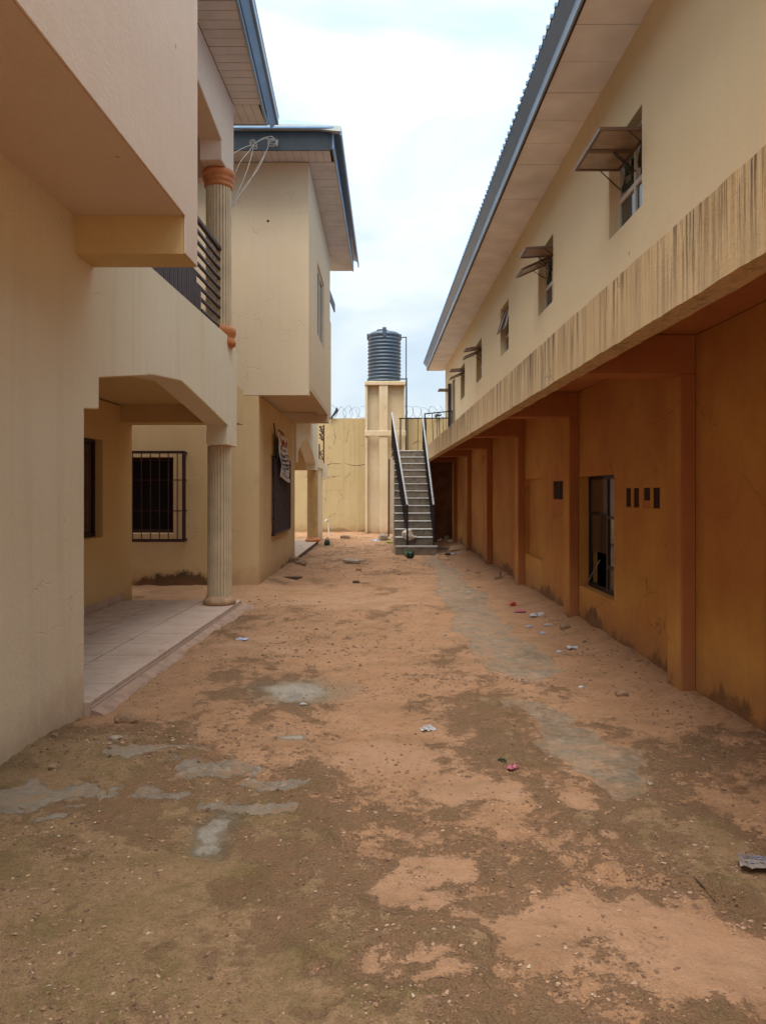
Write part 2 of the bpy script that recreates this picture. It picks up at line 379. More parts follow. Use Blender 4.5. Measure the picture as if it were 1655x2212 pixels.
STRIP = [((935, 1203), .16), ((962, 1240), .30), ((1000, 1290), .34), ((1045, 1355), .34), ((1095, 1410), .34), ((1140, 1455), .30), ((1160, 1472), .16)]
STRIP2 = [((1130, 1530), .16), ((1195, 1560), .24), ((1245, 1610), .24), ((1300, 1655), .22), ((1345, 1700), .14)]
STRIP3 = [((1330, 1740), .10), ((1420, 1765), .20), ((1500, 1800), .26), ((1580, 1880), .30), ((1640, 1935), .2)]
SLABS = [(105, 1722, .18, .10), (180, 1712, .26, .14), (250, 1640, .13, .07), (275, 1636, .14, .09), (372, 1712, .19, .08), (420, 1625, .17, .05), (500, 1655, .26, .12), (590, 1690, .12, .07),
         (560, 1742, .2, .06), (60, 1748, .12, .05), (120, 1775, .1, .05), (190, 1750, .1, .06)]
SOFT = [(645, 1492, .38, .34), (455, 1815, .11, .22), (430, 1855, .10, .10), (490, 1780, .09, .14), (620, 1600, .1, .08)]
BARE = [(930, 1935, .20, .16), (1010, 1905, .22, .09), (1250, 2000, .50, .22), (1450, 2060, .55, .25), (1580, 2120, .4, .2), (920, 2060, .22, .10), (980, 2110, .22, .09), (690, 2080, .09, .06),
        (660, 2185, .1, .05), (160, 1960, .1, .08), (1020, 1700, .25, .25), (860, 1640, .4, .3), (1280, 1740, .22, .18), (1300, 1800, .13, .1), (560, 1400, .6, .5), (780, 1300, .9, .9)]
def seg_field(X, Y, pl):
    """>0 inside a ribbon of varying width"""
    best = np.full(X.shape, -9.0)
    P = [(*gp(*p), r) for p, r in pl]
    for (ax, ay, ar), (bx, by, br) in zip(P, P[1:]):
        dx, dy = bx - ax, by - ay; t = np.clip(((X - ax) * dx + (Y - ay) * dy) / (dx * dx + dy * dy), 0, 1)
        d = np.hypot(X - ax - t * dx, Y - ay - t * dy); best = np.maximum(best, (ar + (br - ar) * t - d) / .3)
    return best
def ell_field(X, Y, L):
    best = np.full(X.shape, -9.0)
    for px, py, rx, ry in L:
        cx, cy = gp(px, py); best = np.maximum(best, 1 - np.hypot((X - cx) / rx, (Y - cy) / ry))
    return best
def ground_fields(X, Y):
    wx = X + .35 * (fbm(X * 2.2, Y * 1.1, 3) - .5); wy = Y + .5 * (fbm(X * 1.5 + 9, Y * 1.2, 5) - .5)
    n1 = fbm(X * 4.0, Y * 3.0, 11); n2 = fbm(X * 9, Y * 7, 21)
    ragged = (n1 - .5) * 1.5 + (n2 - .5) * .9
    conc = np.maximum(seg_field(wx, wy, STRIP), seg_field(wx, wy, STRIP2)) + ragged * .7
    slab = ell_field(wx, wy, SLABS) + ragged * 1.3 + (fbm(X * 22, Y * 22, 91, 3) - .5) * 1.2 - .02
    slab = np.where(ell_field(X, Y, [(300, 1700, 1.3, .6)]) > 0, slab, -1.0)
    soft = ell_field(X + .16 * (n1 - .5) + .08 * (n2 - .5), Y + .3 * (n1 - .5) + .15 * (n2 - .5), SOFT)
    bare = ell_field(wx, wy, BARE) + (n1 - .5) * 1.0 + (n2 - .5) * .5
    # moss and dirt crust: strong at the lower left, thinning up the yard
    base = -.13 + .60 * sstep(4.9, 2.4, Y + .75 * X) * sstep(1.6, -.4, X) + .16 * sstep(9, 7, Y) * sstep(.2, 1.0, X) + .15 * sstep(6, 3.5, Y)
    base = base + .14 * np.exp(-((Y - 6.55 - .25 * X) / .25) ** 2) * sstep(-.4, .3, X) * sstep(1.8, 1.2, X)
    base = base - .3 * sstep(1.4, 2.1, X)
    moss = base + (fbm(X * 1.7, Y * 1.05, 31) - .5) * 1.25 + (fbm(X * 6, Y * 4, 41) - .5) * .7 - .75 * np.clip(bare, 0, .6)
    moss = moss - .25 + .55 * np.clip(seg_field(wx, wy, STRIP3) + .4, 0, 1)
    return conc, slab, soft, bare, moss, n1, n2
def ground_h(X, Y):
    conc, slab, soft, bare, moss, n1, n2 = ground_fields(X, Y)
    n3 = fbm(X * 26, Y * 26, 61, 3)
    z = (fbm(X * .7, Y * .5, 51) - .5) * .06 + (fbm(X * 2.3, Y * 1.8, 52) - .5) * .035
    z = z + (n1 - .5) * .022 + (n2 - .5) * .016 + (n3 - .5) * .012 * (1 + sstep(-.2, .2, moss)) + (fbm(X * 11, Y * 11, 62, 2) - .5) * .012
    cm = sstep(-.02, .06, conc)
    z = z * (1 - .5 * cm) - .010 * cm
    sm = sstep(-.02, .05, slab); z = z + .014 * sm
    z = z + .012 * sstep(-.02, .10, moss) * (1 - cm)
    # eroded lip lower right
    lip = Y - (3.10 - .35 * (X - 1.3)) - .12 * (fbm(X * 6, Y * 2, 71) - .5)
    on = sstep(.75, 1.0, X)
    z = z + on * (.030 * sstep(-.03, .03, lip) - .02) * sstep(1.4, .2, np.abs(lip))
    # crust edge across the middle
    lip2 = Y - 6.45 - .12 * (fbm(X * 5, Y, 72) - .5) - .2 * X
    z = z + .022 * sstep(-.03, .03, lip2) * sstep(.9, 0, lip2) * sstep(-.6, 0, X) * sstep(1.9, 1.3, X)
    # drifts of sand
    z = z + .07 * np.exp(-((Y - 16.2) / .5) ** 2 - ((X - .15) / .6) ** 2) + .05 * np.exp(-((Y - 12.6) / .35) ** 2 - ((X - .9) / .5) ** 2) + .04 * np.exp(-((Y - 10.2) / .4) ** 2 - ((X - .5) / .7) ** 2)
    # sand banked on the walls
    z = z + .09 * sstep(.55, 0, (2.44 + TR * Y) - X) + .05 * sstep(.4, 0, X + 2.26 - TL * Y) * sstep(5.5, 4.5, Y)
    z = z + .08 * sstep(.5, 0, X + 2.02) * sstep(12, 12.8, Y) * sstep(18.5, 17, Y) + .06 * sstep(1.2, 0, 29.3 - Y)
    pf = sstep(.1, -.05, X + 2.28 - TL * Y) * sstep(5.5, 5.8, Y) * sstep(11.0, 10.7, Y)
    z = z * (1 - pf) - .03 * pf
    return z
def gz(x, y): return float(ground_h(np.array([x]), np.array([y]))[0])

def build_ground():
    ys = [1.1]
    while ys[-1] < 31: ys.append(ys[-1] + max(.010, ys[-1] ** 1.25 * .0035))
    ys = np.array(ys); xs = np.concatenate([np.arange(-7, -2.6, .12), np.arange(-2.6, 2.75, .0165), np.arange(2.75, 4.5, .12)])
    X, Y = np.meshgrid(xs, ys); nx, ny = len(xs), len(ys)
    conc, slab, soft, bare, moss, n1, n2 = ground_fields(X, Y); Z = ground_h(X, Y)
    me = bpy.data.meshes.new('ground'); nv = nx * ny
    co = np.empty((nv, 3), np.float32); co[:, 0] = X.ravel(); co[:, 1] = Y.ravel(); co[:, 2] = Z.ravel()
    i = np.arange(nx - 1)[None, :] + np.arange(ny - 1)[:, None] * nx; i = i.ravel()
    F = np.stack([i, i + 1, i + 1 + nx, i + nx], 1).astype(np.int32)
    me.vertices.add(nv); me.vertices.foreach_set('co', co.ravel())
    me.loops.add(F.size); me.loops.foreach_set('vertex_index', F.ravel())
    me.polygons.add(len(F)); me.polygons.foreach_set('loop_start', np.arange(len(F), dtype=np.int32) * 4)
    me.update(calc_edges=True); me.polygons.foreach_set('use_smooth', np.ones(len(F), bool))
    for nme, a in (('conc', conc), ('slab', slab), ('soft', soft), ('bare', bare), ('moss', moss)):
        at = me.attributes.new(nme, 'FLOAT', 'POINT'); at.data.foreach_set('value', a.astype(np.float32).ravel())
    o = bpy.data.objects.new('ground', me); C.objects.link(o); o['kind'] = 'structure'
    m = bpy.data.materials.new('sandy_yard'); m.use_nodes = True; g = NG(m)
    f1 = g.noise(22, 5, .65); f2 = g.noise(90, 4, .65); f3 = g.noise(3.2, 5, .6); f4 = g.noise(260, 2, .6)
    jit = g.math('ADD', g.math('MULTIPLY', g.math('SUBTRACT', f1, .5), .55), g.math('MULTIPLY', g.math('SUBTRACT', f2, .5), .55))
    sand = g.mix(g.rng(f3, .3, .7), (.39, .22, .12), (.325, .17, .085))
    sand = g.mix(g.rng(f2, .45, .75, 0, .45), sand, (.20, .095, .05))
    sand = g.mix(g.rng(g.noise(11, 5, .7), .52, .66, 0, .55), sand, (.24, .125, .062))
    sand = g.mix(g.rng(f4, .55, .75, 0, .35), sand, (.42, .26, .16))
    sand = g.mix(g.rng(g.math('ADD', g.attr('bare'), g.math('MULTIPLY', jit, .6)), -.2, .4, 0, .4), sand, g.mix(g.rng(f2, .4, .8, 0, .3), (.385, .23, .14), (.29, .16, .088)))
    sand = g.mix(g.rng(g.noise(1.6, 6, .68, g.mapping((1, 1.6, 1), (3, 0, 0))), .48, .62, 0, .5), sand, (.225, .125, .062))
    crust = g.mix(g.rng(f1, .35, .65), (.30, .18, .088), (.375, .23, .122))
    crust = g.mix(g.rng(g.noise(2.6, 6, .68), .46, .66, 0, .85), crust, (.205, .14, .054))
    crust = g.mix(g.rng(f2, .52, .72, 0, .7), crust, (.10, .065, .028))
    crust = g.mix(g.rng(f4, .60, .74, 0, .4), crust, (.34, .25, .15))
    mk = g.rng(g.math('ADD', g.attr('moss'), g.math('ADD', jit, g.math('MULTIPLY', g.math('SUBTRACT', g.noise(7, 6, .7), .5), 1.5))), -.2, .28)
    c = g.mix(mk, sand, crust)
    mid = g.rng(g.math('ADD', g.attr('moss'), g.math('MULTIPLY', jit, 2.0)), -.42, -.1, 0, .5)
    c = g.mix(g.math('MULTIPLY', mid, g.math('SUBTRACT', 1.0, mk)), c, (.21, .115, .058))
    grey = g.mix(g.rng(f1, .35, .65), (.20, .165, .12), (.135, .105, .07))
    grey = g.mix(g.rng(g.noise(8, 4, .6), .5, .7, 0, .6), grey, (.33, .23, .15))
    ck = g.rng(g.math('ADD', g.attr('conc'), g.math('MULTIPLY', jit, .5)), -.03, .12)
    c = g.mix(g.math('MULTIPLY', ck, g.rng(g.noise(4.5, 6, .7), .35, .62, .95, .35)), c, grey)
    pale = g.mix(g.rng(f1, .4, .7), (.225, .185, .14), (.165, .135, .10))
    pale = g.mix(g.rng(g.noise(9, 5, .7), .48, .62, 0, .8), pale, (.27, .16, .09))
    sk = g.rng(g.math('ADD', g.attr('slab'), g.math('MULTIPLY', jit, .5)), -.03, .06)
    c = g.mix(g.math('MULTIPLY', sk, .85), c, pale)
    halo = g.rng(g.math('ADD', g.attr('soft'), g.math('MULTIPLY', jit, .3)), -.35, .25, 0, .8)
    c = g.mix(halo, c, (.20, .155, .10))
    core = g.rng(g.math('ADD', g.attr('soft'), g.math('MULTIPLY', jit, 1.2)), .25, .5, 0, .95)
    c = g.mix(core, c, g.mix(g.rng(f2, .4, .7), (.31, .265, .21), (.22, .185, .14)))
    g.l.new(c, g.b.inputs['Base Color']); g.b.inputs['Roughness'].default_value = .93; g.b.inputs['Specular IOR Level'].default_value = .2
    h = g.math('ADD', g.math('MULTIPLY', f1, 1.2), g.math('ADD', g.math('MULTIPLY', f2, .7), g.math('MULTIPLY', f4, .25)))
    smooth = g.math('MAXIMUM', g.math('MAXIMUM', ck, sk), g.math('MULTIPLY', core, .8))
    h = g.math('MULTIPLY', h, g.math('SUBTRACT', 1.0, g.math('MULTIPLY', smooth, .6)))
    h = g.math('MULTIPLY', h, g.math('ADD', .55, g.math('MULTIPLY', mk, .8)))
    g.l.new(g.bump(h, 1.0, .022), g.b.inputs['Normal'])
    me.materials.append(m)
    # far terrain
    far = MB().add([(-400, -60, -.12), (400, -60, -.12), (400, 600, -.12), (-400, 600, -.12)], [(0, 1, 2, 3)])
    fo = far.build('terrain', mat('laterite_terrain', (.36, .2, .11), .95, noise=.3, nscale=.4), fix=False); fo['kind'] = 'structure'
build_ground()

def rock_mesh(name, sx, sy, sz, seed, m, sub=2, rough=.35):
    bm = bmesh.new(); bmesh.ops.create_icosphere(bm, subdivisions=sub, radius=1.0)
    for v in bm.verts:
        n = v.co.normalized(); k = 1 + rough * mnoise.noise(n * 1.3 + Vector((seed, seed * 2.1, 0))) + rough * .45 * mnoise.noise(n * 3.4 + Vector((0, seed, 3)))
        q = n * k
        q = Vector([max(-.82, min(.82, a)) for a in q])
        v.co = Vector((q.x * sx, q.y * sy, max(q.z, -.6) * sz))
    me = bpy.data.meshes.new(name); bm.to_mesh(me); bm.free(); me.materials.append(m); return me
def rock(name, px, py, s, seed, label, cat, m=None, rz=0, group=None, lift=.35, z0=None):
    x, y = gp(px, py); me = rock_mesh(name, s[0], s[1], s[2], seed, m or M['stone'])
    o = bpy.data.objects.new(name, me); C.objects.link(o); o.location = (x, y, (gz(x, y) if z0 is None else z0) + s[2] * lift); o.rotation_euler = (0, 0, rz)
    return tag(o, label, cat, group)

# gravel: nobody could count it
def gravel(name, n, area, rsize, m, dens, seed, flat=.5):
    rnd = np.random.RandomState(seed); V = []; F = []
    g_ = 1.618; base = np.array([(-1,g_,0),(1,g_,0),(-1,-g_,0),(1,-g_,0),(0,-1,g_),(0,1,g_),(0,-1,-g_),(0,1,-g_),(g_,0,-1),(g_,0,1),(-g_,0,-1),(-g_,0,1)], float) / 1.9
    fb = [(0,11,5),(0,5,1),(0,1,7),(0,7,10),(0,10,11),(1,5,9),(5,11,4),(11,10,2),(10,7,6),(7,1,8),(3,9,4),(3,4,2),(3,2,6),(3,6,8),(3,8,9),(4,9,5),(2,4,11),(6,2,10),(8,6,7),(9,8,1)]
    x0, x1, y0, y1 = area; cnt = 0; pts = []
    while len(pts) < n and cnt < 40:
        cnt += 1
        u = rnd.rand(n); Y = 1 / (1 / y0 + u * (1 / y1 - 1 / y0)) if dens != 'even' else y0 + u * (y1 - y0)
        X = x0 + rnd.rand(n) * (x1 - x0)
        k = fbm(X * 2.5, Y * 1.8, seed) + .25 * rnd.rand(n)
        cf = ground_fields(X, Y); ok = (k > .55) & (cf[2] < .15) & (cf[1] < .05) & (cf[0] < .1)
        ok &= (cf[3] < .15) | (rnd.rand(n) < .25)
        ok &= X > -2.2 + TL * Y if True else ok
        ok &= X < 2.40
        ok &= ~((X > .2) & (X < 1.3) & (Y > 19.3))
        pts += list(zip(X[ok], Y[ok]))
    pts = pts[:n]; P = np.array(pts); Z = ground_h(P[:, 0], P[:, 1])
    s_ = rsize[0] + (rsize[1] - rsize[0]) * rnd.rand(n) ** 3.2
    for i in range(n):
        a = rnd.rand() * 6.28; ca, sa = math.cos(a), math.sin(a)
        b = base * (1 + .55 * (rnd.rand(12, 1) - .5)) * s_[i] * np.array([1.25 + .3 * rnd.rand(), .7 + .3 * rnd.rand(), flat * (.6 + .8 * rnd.rand())])
        q = np.stack([b[:, 0] * ca - b[:, 1] * sa + P[i, 0], b[:, 0] * sa + b[:, 1] * ca + P[i, 1], b[:, 2] + Z[i] + s_[i] * flat * .25], 1)
        o = 12 * i; V.append(q); F += [(o + a_, o + b_, o + c_) for a_, b_, c_ in fb]
    me = bpy.data.meshes.new(name); me.from_pydata(np.concatenate(V).tolist(), [], F); me.materials.append(m)
    o = bpy.data.objects.new(name, me); C.objects.link(o); o['kind'] = 'stuff'; return o
def gravel_mat(nm, a, b, c_):
    m = bpy.data.materials.new(nm); m.use_nodes = True; g = NG(m)
    r = g.geo.outputs['Random Per Island']
    cc = g.mix(g.rng(r, 0, .6), a, b); cc = g.mix(g.rng(r, .86, .92), cc, c_)
    g.l.new(cc, g.b.inputs['Base Color']); g.b.inputs['Roughness'].default_value = .9; return m
gm1 = gravel_mat('gravel_brown', (.11, .055, .03), (.24, .13, .072), (.36, .23, .14))
gm2 = gravel_mat('gravel_pale', (.26, .17, .10), (.40, .31, .21), (.48, .24, .12))
tag(gravel('gravel', 24000, (-2.6, 2.4, 1.9, 28), (.0015, .0095), gm1, 'persp', 5), 'small brown stones and grit scattered over the sandy yard', 'gravel', kind='stuff')
tag(gravel('pale_chippings', 300, (-2.6, .9, 1.9, 4.4), (.0025, .0095), gm2, 'persp', 9, .3), 'pale flat chippings lying in the mossy crust near the viewer', 'chippings', kind='stuff')
tag(gravel('dry_litter', 1500, (-2.4, 2.4, 14, 29), (.006, .022), gm1, 'even', 19, .5), 'dry leaf litter and crumbs of rubble at the far end of the yard', 'litter', kind='stuff')

def crumbs(name, line, spread, n, size, m, seed, label):
    rnd = random.Random(seed); P = [Vector((*gp(*p), 0)) for p in line]; b_ = MB()
    for i in range(n):
        k = rnd.randrange(len(P) - 1); p = P[k].lerp(P[k + 1], rnd.random()) + Vector((rnd.gauss(0, spread), rnd.gauss(0, spread * .8), 0))
        s_ = size * (.3 + 1.2 * rnd.random() ** 2.5); z = gz(p.x, p.y); a = rnd.uniform(0, 6.28)
        vs_ = [(math.cos(a + t * 1.256) * s_ * rnd.uniform(.7, 1.3) + p.x, math.sin(a + t * 1.256) * s_ * rnd.uniform(.6, 1) + p.y, z + s_ * .1) for t in range(5)]
        b_.add(vs_ + [(p.x + rnd.uniform(-.3, .3) * s_, p.y, z + s_ * rnd.uniform(.5, .9)), (p.x, p.y, z - s_ * .4)], [(q, (q + 1) % 5, 5) for q in range(5)] + [((q + 1) % 5, q, 6) for q in range(5)])
    return tag(b_.build(name, m), label, 'gravel', kind='stuff')
crumbs('crust_crumbs', [(1290, 1845), (1380, 1890), (1450, 1910), (1530, 1960), (1640, 1990)], .045, 260, .009, gm1, 2, 'crumbs of broken crust along the eroded lip')
crumbs('crust_crumbs', [(1040, 1462), (1110, 1468), (1180, 1482)], .05, 120, .014, gm1, 3, 'crumbs where the drain strip ends')
crumbs('crust_crumbs', [(820, 1455), (960, 1465), (1060, 1475)], .07, 200, .014, gm1, 4, 'brown crumbs along the crust edge')
crumbs('crust_crumbs', [(700, 1480), (560, 1700), (760, 1640), (900, 1700), (800, 1900)], .28, 700, .010, gm1, 5, 'fine brown clods across the middle of the yard')
crumbs('crust_crumbs', [(120, 1640), (300, 1600), (520, 1600), (620, 1560)], .18, 600, .012, gm1, 6, 'small clods on the sand by the left wall')
crumbs('crust_crumbs', [(560, 1290), (700, 1340), (600, 1420), (820, 1400)], .35, 500, .016, gm1, 7, 'scattered clods beyond the porch')
crumbs('crust_crumbs', [(1180, 1320), (1250, 1400), (1400, 1500), (1560, 1640)], .14, 500, .012, gm1, 8, 'clods in the sand along the right wall')
def ground_crack(line, seed, r_=.008):
    P = [Vector((*gp(*p), 0)) for p in line]; pts = []
    for a, b_ in zip(P, P[1:]):
        n_ = max(6, int((b_ - a).length / .03))
        for k in range(n_):
            q = a.lerp(b_, k / n_); q.x += .03 * mnoise.noise(q * 5 + Vector((seed, 0, 0))); q.y += .05 * mnoise.noise(q * 6 + Vector((0, seed, 0))); q.z = gz(q.x, q.y) - .004; pts.append(q)
    b_ = MB(); b_.tube(pts, [r_ * (.3 + 1.3 * abs(mnoise.noise(p * 9))) for p in pts], 4)
    o = b_.build('ground_crack', M_SOIL); o['kind'] = 'structure'; return o
M_SOIL = mat('dark_soil', (.05, .028, .015), .95)
ground_crack([(1285, 1846), (1340, 1868), (1400, 1884), (1455, 1880), (1500, 1905), (1560, 1940), (1600, 1962)], 1, .009)
ground_crack([(985, 1262), (1015, 1270), (1050, 1268)], 2, .014); ground_crack([(1020, 1290), (1060, 1292)], 3, .012)
ground_crack([(1085, 1476), (1115, 1482), (1160, 1478)], 4, .010); ground_crack([(1060, 1372), (1105, 1376)], 5, .008)
ground_crack([(800, 1742), (740, 1732), (660, 1735)], 6, .006); ground_crack([(440, 1760), (520, 1752), (600, 1768)], 7, .005)
ground_crack([(530, 1388), (600, 1392), (640, 1388)], 8, .010); ground_crack([(1090, 1432), (1130, 1440)], 9, .009)

# ------------------------------------------------------------------ small building parts
def fluted_column(parent, cx, cy, z0, z1, rad, cap=True, base=True, shear=0.0, mcap='orange', mbase='orange', name='column', bh=.12):
    N = 24
    def fl(a, r): return r * (1 - .11 * max(0.0, math.cos(a * N)) ** .5 if math.cos(a * N) > 0 else 1.0)
    b0 = z0 + (bh if base else 0); c1 = z1 - (.20 if cap else 0)
    prof = [(rad * (1.0 - .02 * i / 12), b0 + (c1 - b0) * i / 12) for i in range(13)]
    col = MB(shear).lathe(cx, cy, prof, 192, fl).build(name, M['col_paint'], parent, smooth=False)
    if base:
        p = [(rad*1.02, z0), (rad*1.30, z0), (rad*1.36, z0+.03), (rad*1.34, z0+.06), (rad*1.2, z0+.085), (rad*1.12, z0+.09), (rad*1.10, z0+.12)]
        if bh > .2: p = [(rad*1.1, z0), (rad*1.30, z0+.02), (rad*1.34, z0+.06), (rad*1.22, z0+.10), (rad*1.2, z0+.12), (rad*1.32, z0+.16), (rad*1.34, z0+.20), (rad*1.3, z0+.245), (rad*1.02, z0+.27)]
        MB(shear).lathe(cx, cy, p, 40).build('column_base', M[mbase], col, smooth=True)
    if cap:
        p = [(rad*1.0, c1-.02), (rad*1.1, c1-.01), (rad*1.12, c1+.02), (rad*1.03, c1+.035), (rad*1.16, c1+.055), (rad*1.22, c1+.085), (rad*1.1, c1+.10), (rad*1.26, c1+.12), (rad*1.32, c1+.16), (rad*1.25, c1+.195), (rad*1.0, z1)]
        MB(shear).lathe(cx, cy, p, 40).build('column_capital', M[mcap], col, smooth=True)
    return col

def soffit_x(parent, t, c_out, c_in, y0, y1, z, w, m, sgn=-1, taper=None, gap=.012):
    """soffit of boards that run across (x direction), laid one after another along y"""
    y = y0; k = 0
    while y < y1 - 1e-3:
        e = min(y + w, y1); a = y + gap / 2; b = e - gap / 2
        oa = c_out(a) if callable(c_out) else c_out; ob = c_out(b) if callable(c_out) else c_out
        dz = .0015 * math.sin(k * 2.7)
        MB(t).hexa([(sgn*oa, a, z+dz), (sgn*c_in, a, z+dz), (sgn*c_in, b, z+dz), (sgn*ob, b, z+dz), (sgn*oa, a, z+.012), (sgn*c_in, a, z+.012), (sgn*c_in, b, z+.012), (sgn*ob, b, z+.012)]).build('soffit_board', m, parent)
        y = e; k += 1

# ------------------------------------------------------------------ LEFT HOUSE (near)
LH = thing('near_house', (-3.2, 6.0, 0), 'cream two storey house on the left with fluted porch column and projecting upper balcony', 'house')
cL = 2.257; thk = .28
b = MB(TL)
arch = [(5.476, 2.19), (5.745, 2.215), (5.745, 2.45), (7.0, 2.66), (7.9, 2.735), (8.9, 2.61), (10.0, 2.46), (10.0, 2.208), (10.54, 2.208), (10.56, 3.45), (10.47, 3.63), (5.0, 3.63)]
poly = [(-3.0, -.3), (5.476, -.3)] + arch + [(5.0, 3.9), (-3.0, 3.9)]
b.prism_yz(poly, -cL - thk, -cL)
b.build('wall', M['left_paint'], LH, bevel=.008)
# inner porch walls, window in the inner wall
win = (8.55, 9.93, 1.02, 2.27)
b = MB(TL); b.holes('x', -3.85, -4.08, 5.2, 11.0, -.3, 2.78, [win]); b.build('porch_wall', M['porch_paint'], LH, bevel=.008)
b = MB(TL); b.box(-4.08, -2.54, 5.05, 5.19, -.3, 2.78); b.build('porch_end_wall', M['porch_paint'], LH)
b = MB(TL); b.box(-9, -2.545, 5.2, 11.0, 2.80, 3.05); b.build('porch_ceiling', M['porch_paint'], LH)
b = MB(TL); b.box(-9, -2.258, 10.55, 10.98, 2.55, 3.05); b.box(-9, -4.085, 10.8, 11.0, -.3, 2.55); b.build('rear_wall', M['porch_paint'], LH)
wd = MB(TL); wd.box(-4.06, -3.95, 8.55, 8.60, 1.02, 2.27); wd.box(-4.06, -3.95, 9.88, 9.93, 1.02, 2.27); wd.box(-4.06, -3.95, 8.60, 9.88, 2.22, 2.27); wd.box(-4.06, -3.95, 8.60, 9.88, 1.02, 1.07); wd.box(-4.05, -3.96, 9.2, 9.25, 1.07, 2.22)
wo = wd.build('window', M['maroon'], LH)
g_ = MB(TL); g_.box(-4.02, -4.01, 8.6, 9.88, 1.07, 2.22); g_.build('pane', M['glass'], wo)
cu = MB(TL); n = 60
pts = [(-3.985 + .012 * math.sin(i * 1.3), 8.62 + 1.24 * i / n) for i in range(n + 1)]
cu.add([(x, y, 1.08) for x, y in pts] + [(x, y, 2.21) for x, y in pts], [(i, i + 1, i + n + 2, i + n + 1) for i in range(n)])
cu.build('curtain', M['curtain'], wo)
# balcony floor and wall behind it, upper storey
b = MB(TL); b.box(-9, -cL - thk - .003, 5.0, 10.54, 3.06, 3.2); b.build('balcony_floor', M['concrete'], LH)
b = MB(TL); b.holes('x', -3.9, -4.1, 5.65, 9.0, 3.2, 6.84, [(6.3, 7.2, 3.2, 5.4)]); b.box(-4.1, -3.9, 9.003, 10.7, 3.2, 6.84); b.build('balcony_wall', M['left_pink'], LH)
b = MB(TL); b.box(-4.08, -4.04, 6.3, 7.2, 3.2, 5.4); b.build('balcony_door', M['maroon'], LH)
b = MB(TL); b.box(-9, -4.3, -3, 10.5, 3.2, 6.84); b.build('house_core', M['left_pink'], LH)
# upper wall above the balcony opening, resting on the upper column (pointed opening like the porch)
up = [(5.66, 6.84), (5.66, 6.25), (8.0, 6.30), (9.74, 6.05), (9.74, 5.80), (10.44, 5.80), (10.44, 6.84)]
b = MB(TL); b.prism_yz([(y, z) for y, z in reversed(up)], -cL - .30, -cL - .02); b.build('upper_wall', M['left_pink'], LH, bevel=.008)
b = MB(TL); b.box(-9, -2.56, 5.66, 10.44, 6.55, 6.8); b.build('balcony_ceiling', M['left_pink'], LH)
b = MB(TL); b.box(-3.89, -2.28, 10.30, 10.44, 5.80, 6.54); b.build('balcony_end_beam', M['left_pink'], LH)
# projecting box over the passage
pc = 1.494
b = MB(TL)
b.prism_yz([(-3, 3.503), (5.317, 3.503), (5.317, 3.243), (5.64, 3.243), (5.64, 6.84), (-3, 6.84)], -pc - .012, -pc)
b.box(-2.56, -pc - .0125, 5.45, 5.64, 3.641, 6.84)
b.build('projecting_bay', M['left_pink'], LH, bevel=.008)
MB(TL).box(-2.36, -pc - .0125, -3, 5.316, 3.505, 3.64).build('bay_soffit', M['left_pink'], LH)
MB(TL).box(-2.40, -pc - .0125, 5.317, 5.64, 3.244, 3.6405).build('bay_beam', M['porch_paint'], LH)  # amber colour stands in for yellow light bounced onto this beam
# column on the porch, and column on the parapet
fluted_column(LH, -cL - .17, 10.27, .10, 2.206, .160, cap=False, mbase='tan')
fluted_column(LH, -cL - .15, 10.12, 3.50, 5.80, .168, cap=True, bh=.27)
for c_ in list(LH.children):
    if c_.name.startswith('column'):
        # re-seat the columns on the house's heading
        c_.location.x += TL * 10.2
# porch platform: tiles are pieces
pf = MB(TL); pf.box(-3.85, -cL + .035, 5.478, 10.66, -.2, .088); po = pf.build('porch_floor', M['grout'], LH)
MB(TL).box(-cL + .001, -cL + .046, 5.466, 5.4775, -.1, .0995).build('riser_tile', M['tile'], po)
T = .53
yy = 5.478; k = 0
while yy < 10.6:
    ye = min(yy + T, 10.67); xx = -cL + .045
    while xx > -3.84:
        xe = max(xx - T, -3.85)
        dz = random.uniform(-.0012, .0012)
        MB(TL).box(xe + .006, xx - .006, yy + .006, ye - .006, .07, .100 + dz).build('tile', M['tile'], po, bevel=.0015)
        xx = xe
    MB(TL).box(-cL + .036, -cL + .046, yy + .003, ye - .003, -.1, .066).build('riser_tile', M['tile'], po)
    MB(TL).box(-3.849, -3.838, yy + .003, min(ye, 11) - .003, .104, .20).build('skirting_tile', M['tile'], po)
    yy += T
k = MB(TL); n_ = 60; P_ = []
for i in range(n_ + 1):
    y = 5.48 + 5.3 * i / n_; w_ = .13 + .05 * mnoise.noise(Vector((y * 2, 0, 0))) + .03 * mnoise.noise(Vector((y * 7, 3, 0)))
    P_ += [(-cL + .047, y, .045), (-cL + .047 + w_ * .6, y, .022), (-cL + .047 + w_, y, -.02), (-cL + .047, y, -.1)]
k.add(P_, [f for i in range(n_) for f in [(4*i + q, 4*i + 4 + q, 4*i + 5 + q, 4*i + 1 + q) for q in range(3)]] + [(0, 1, 2, 3), (4*n_, 4*n_+1, 4*n_+2, 4*n_+3)])
k.build('cement_apron', mat('pinkish_cement', (.34, .22, .155), .9, noise=.25, nscale=9, bump=.5, bscale=40), LH)
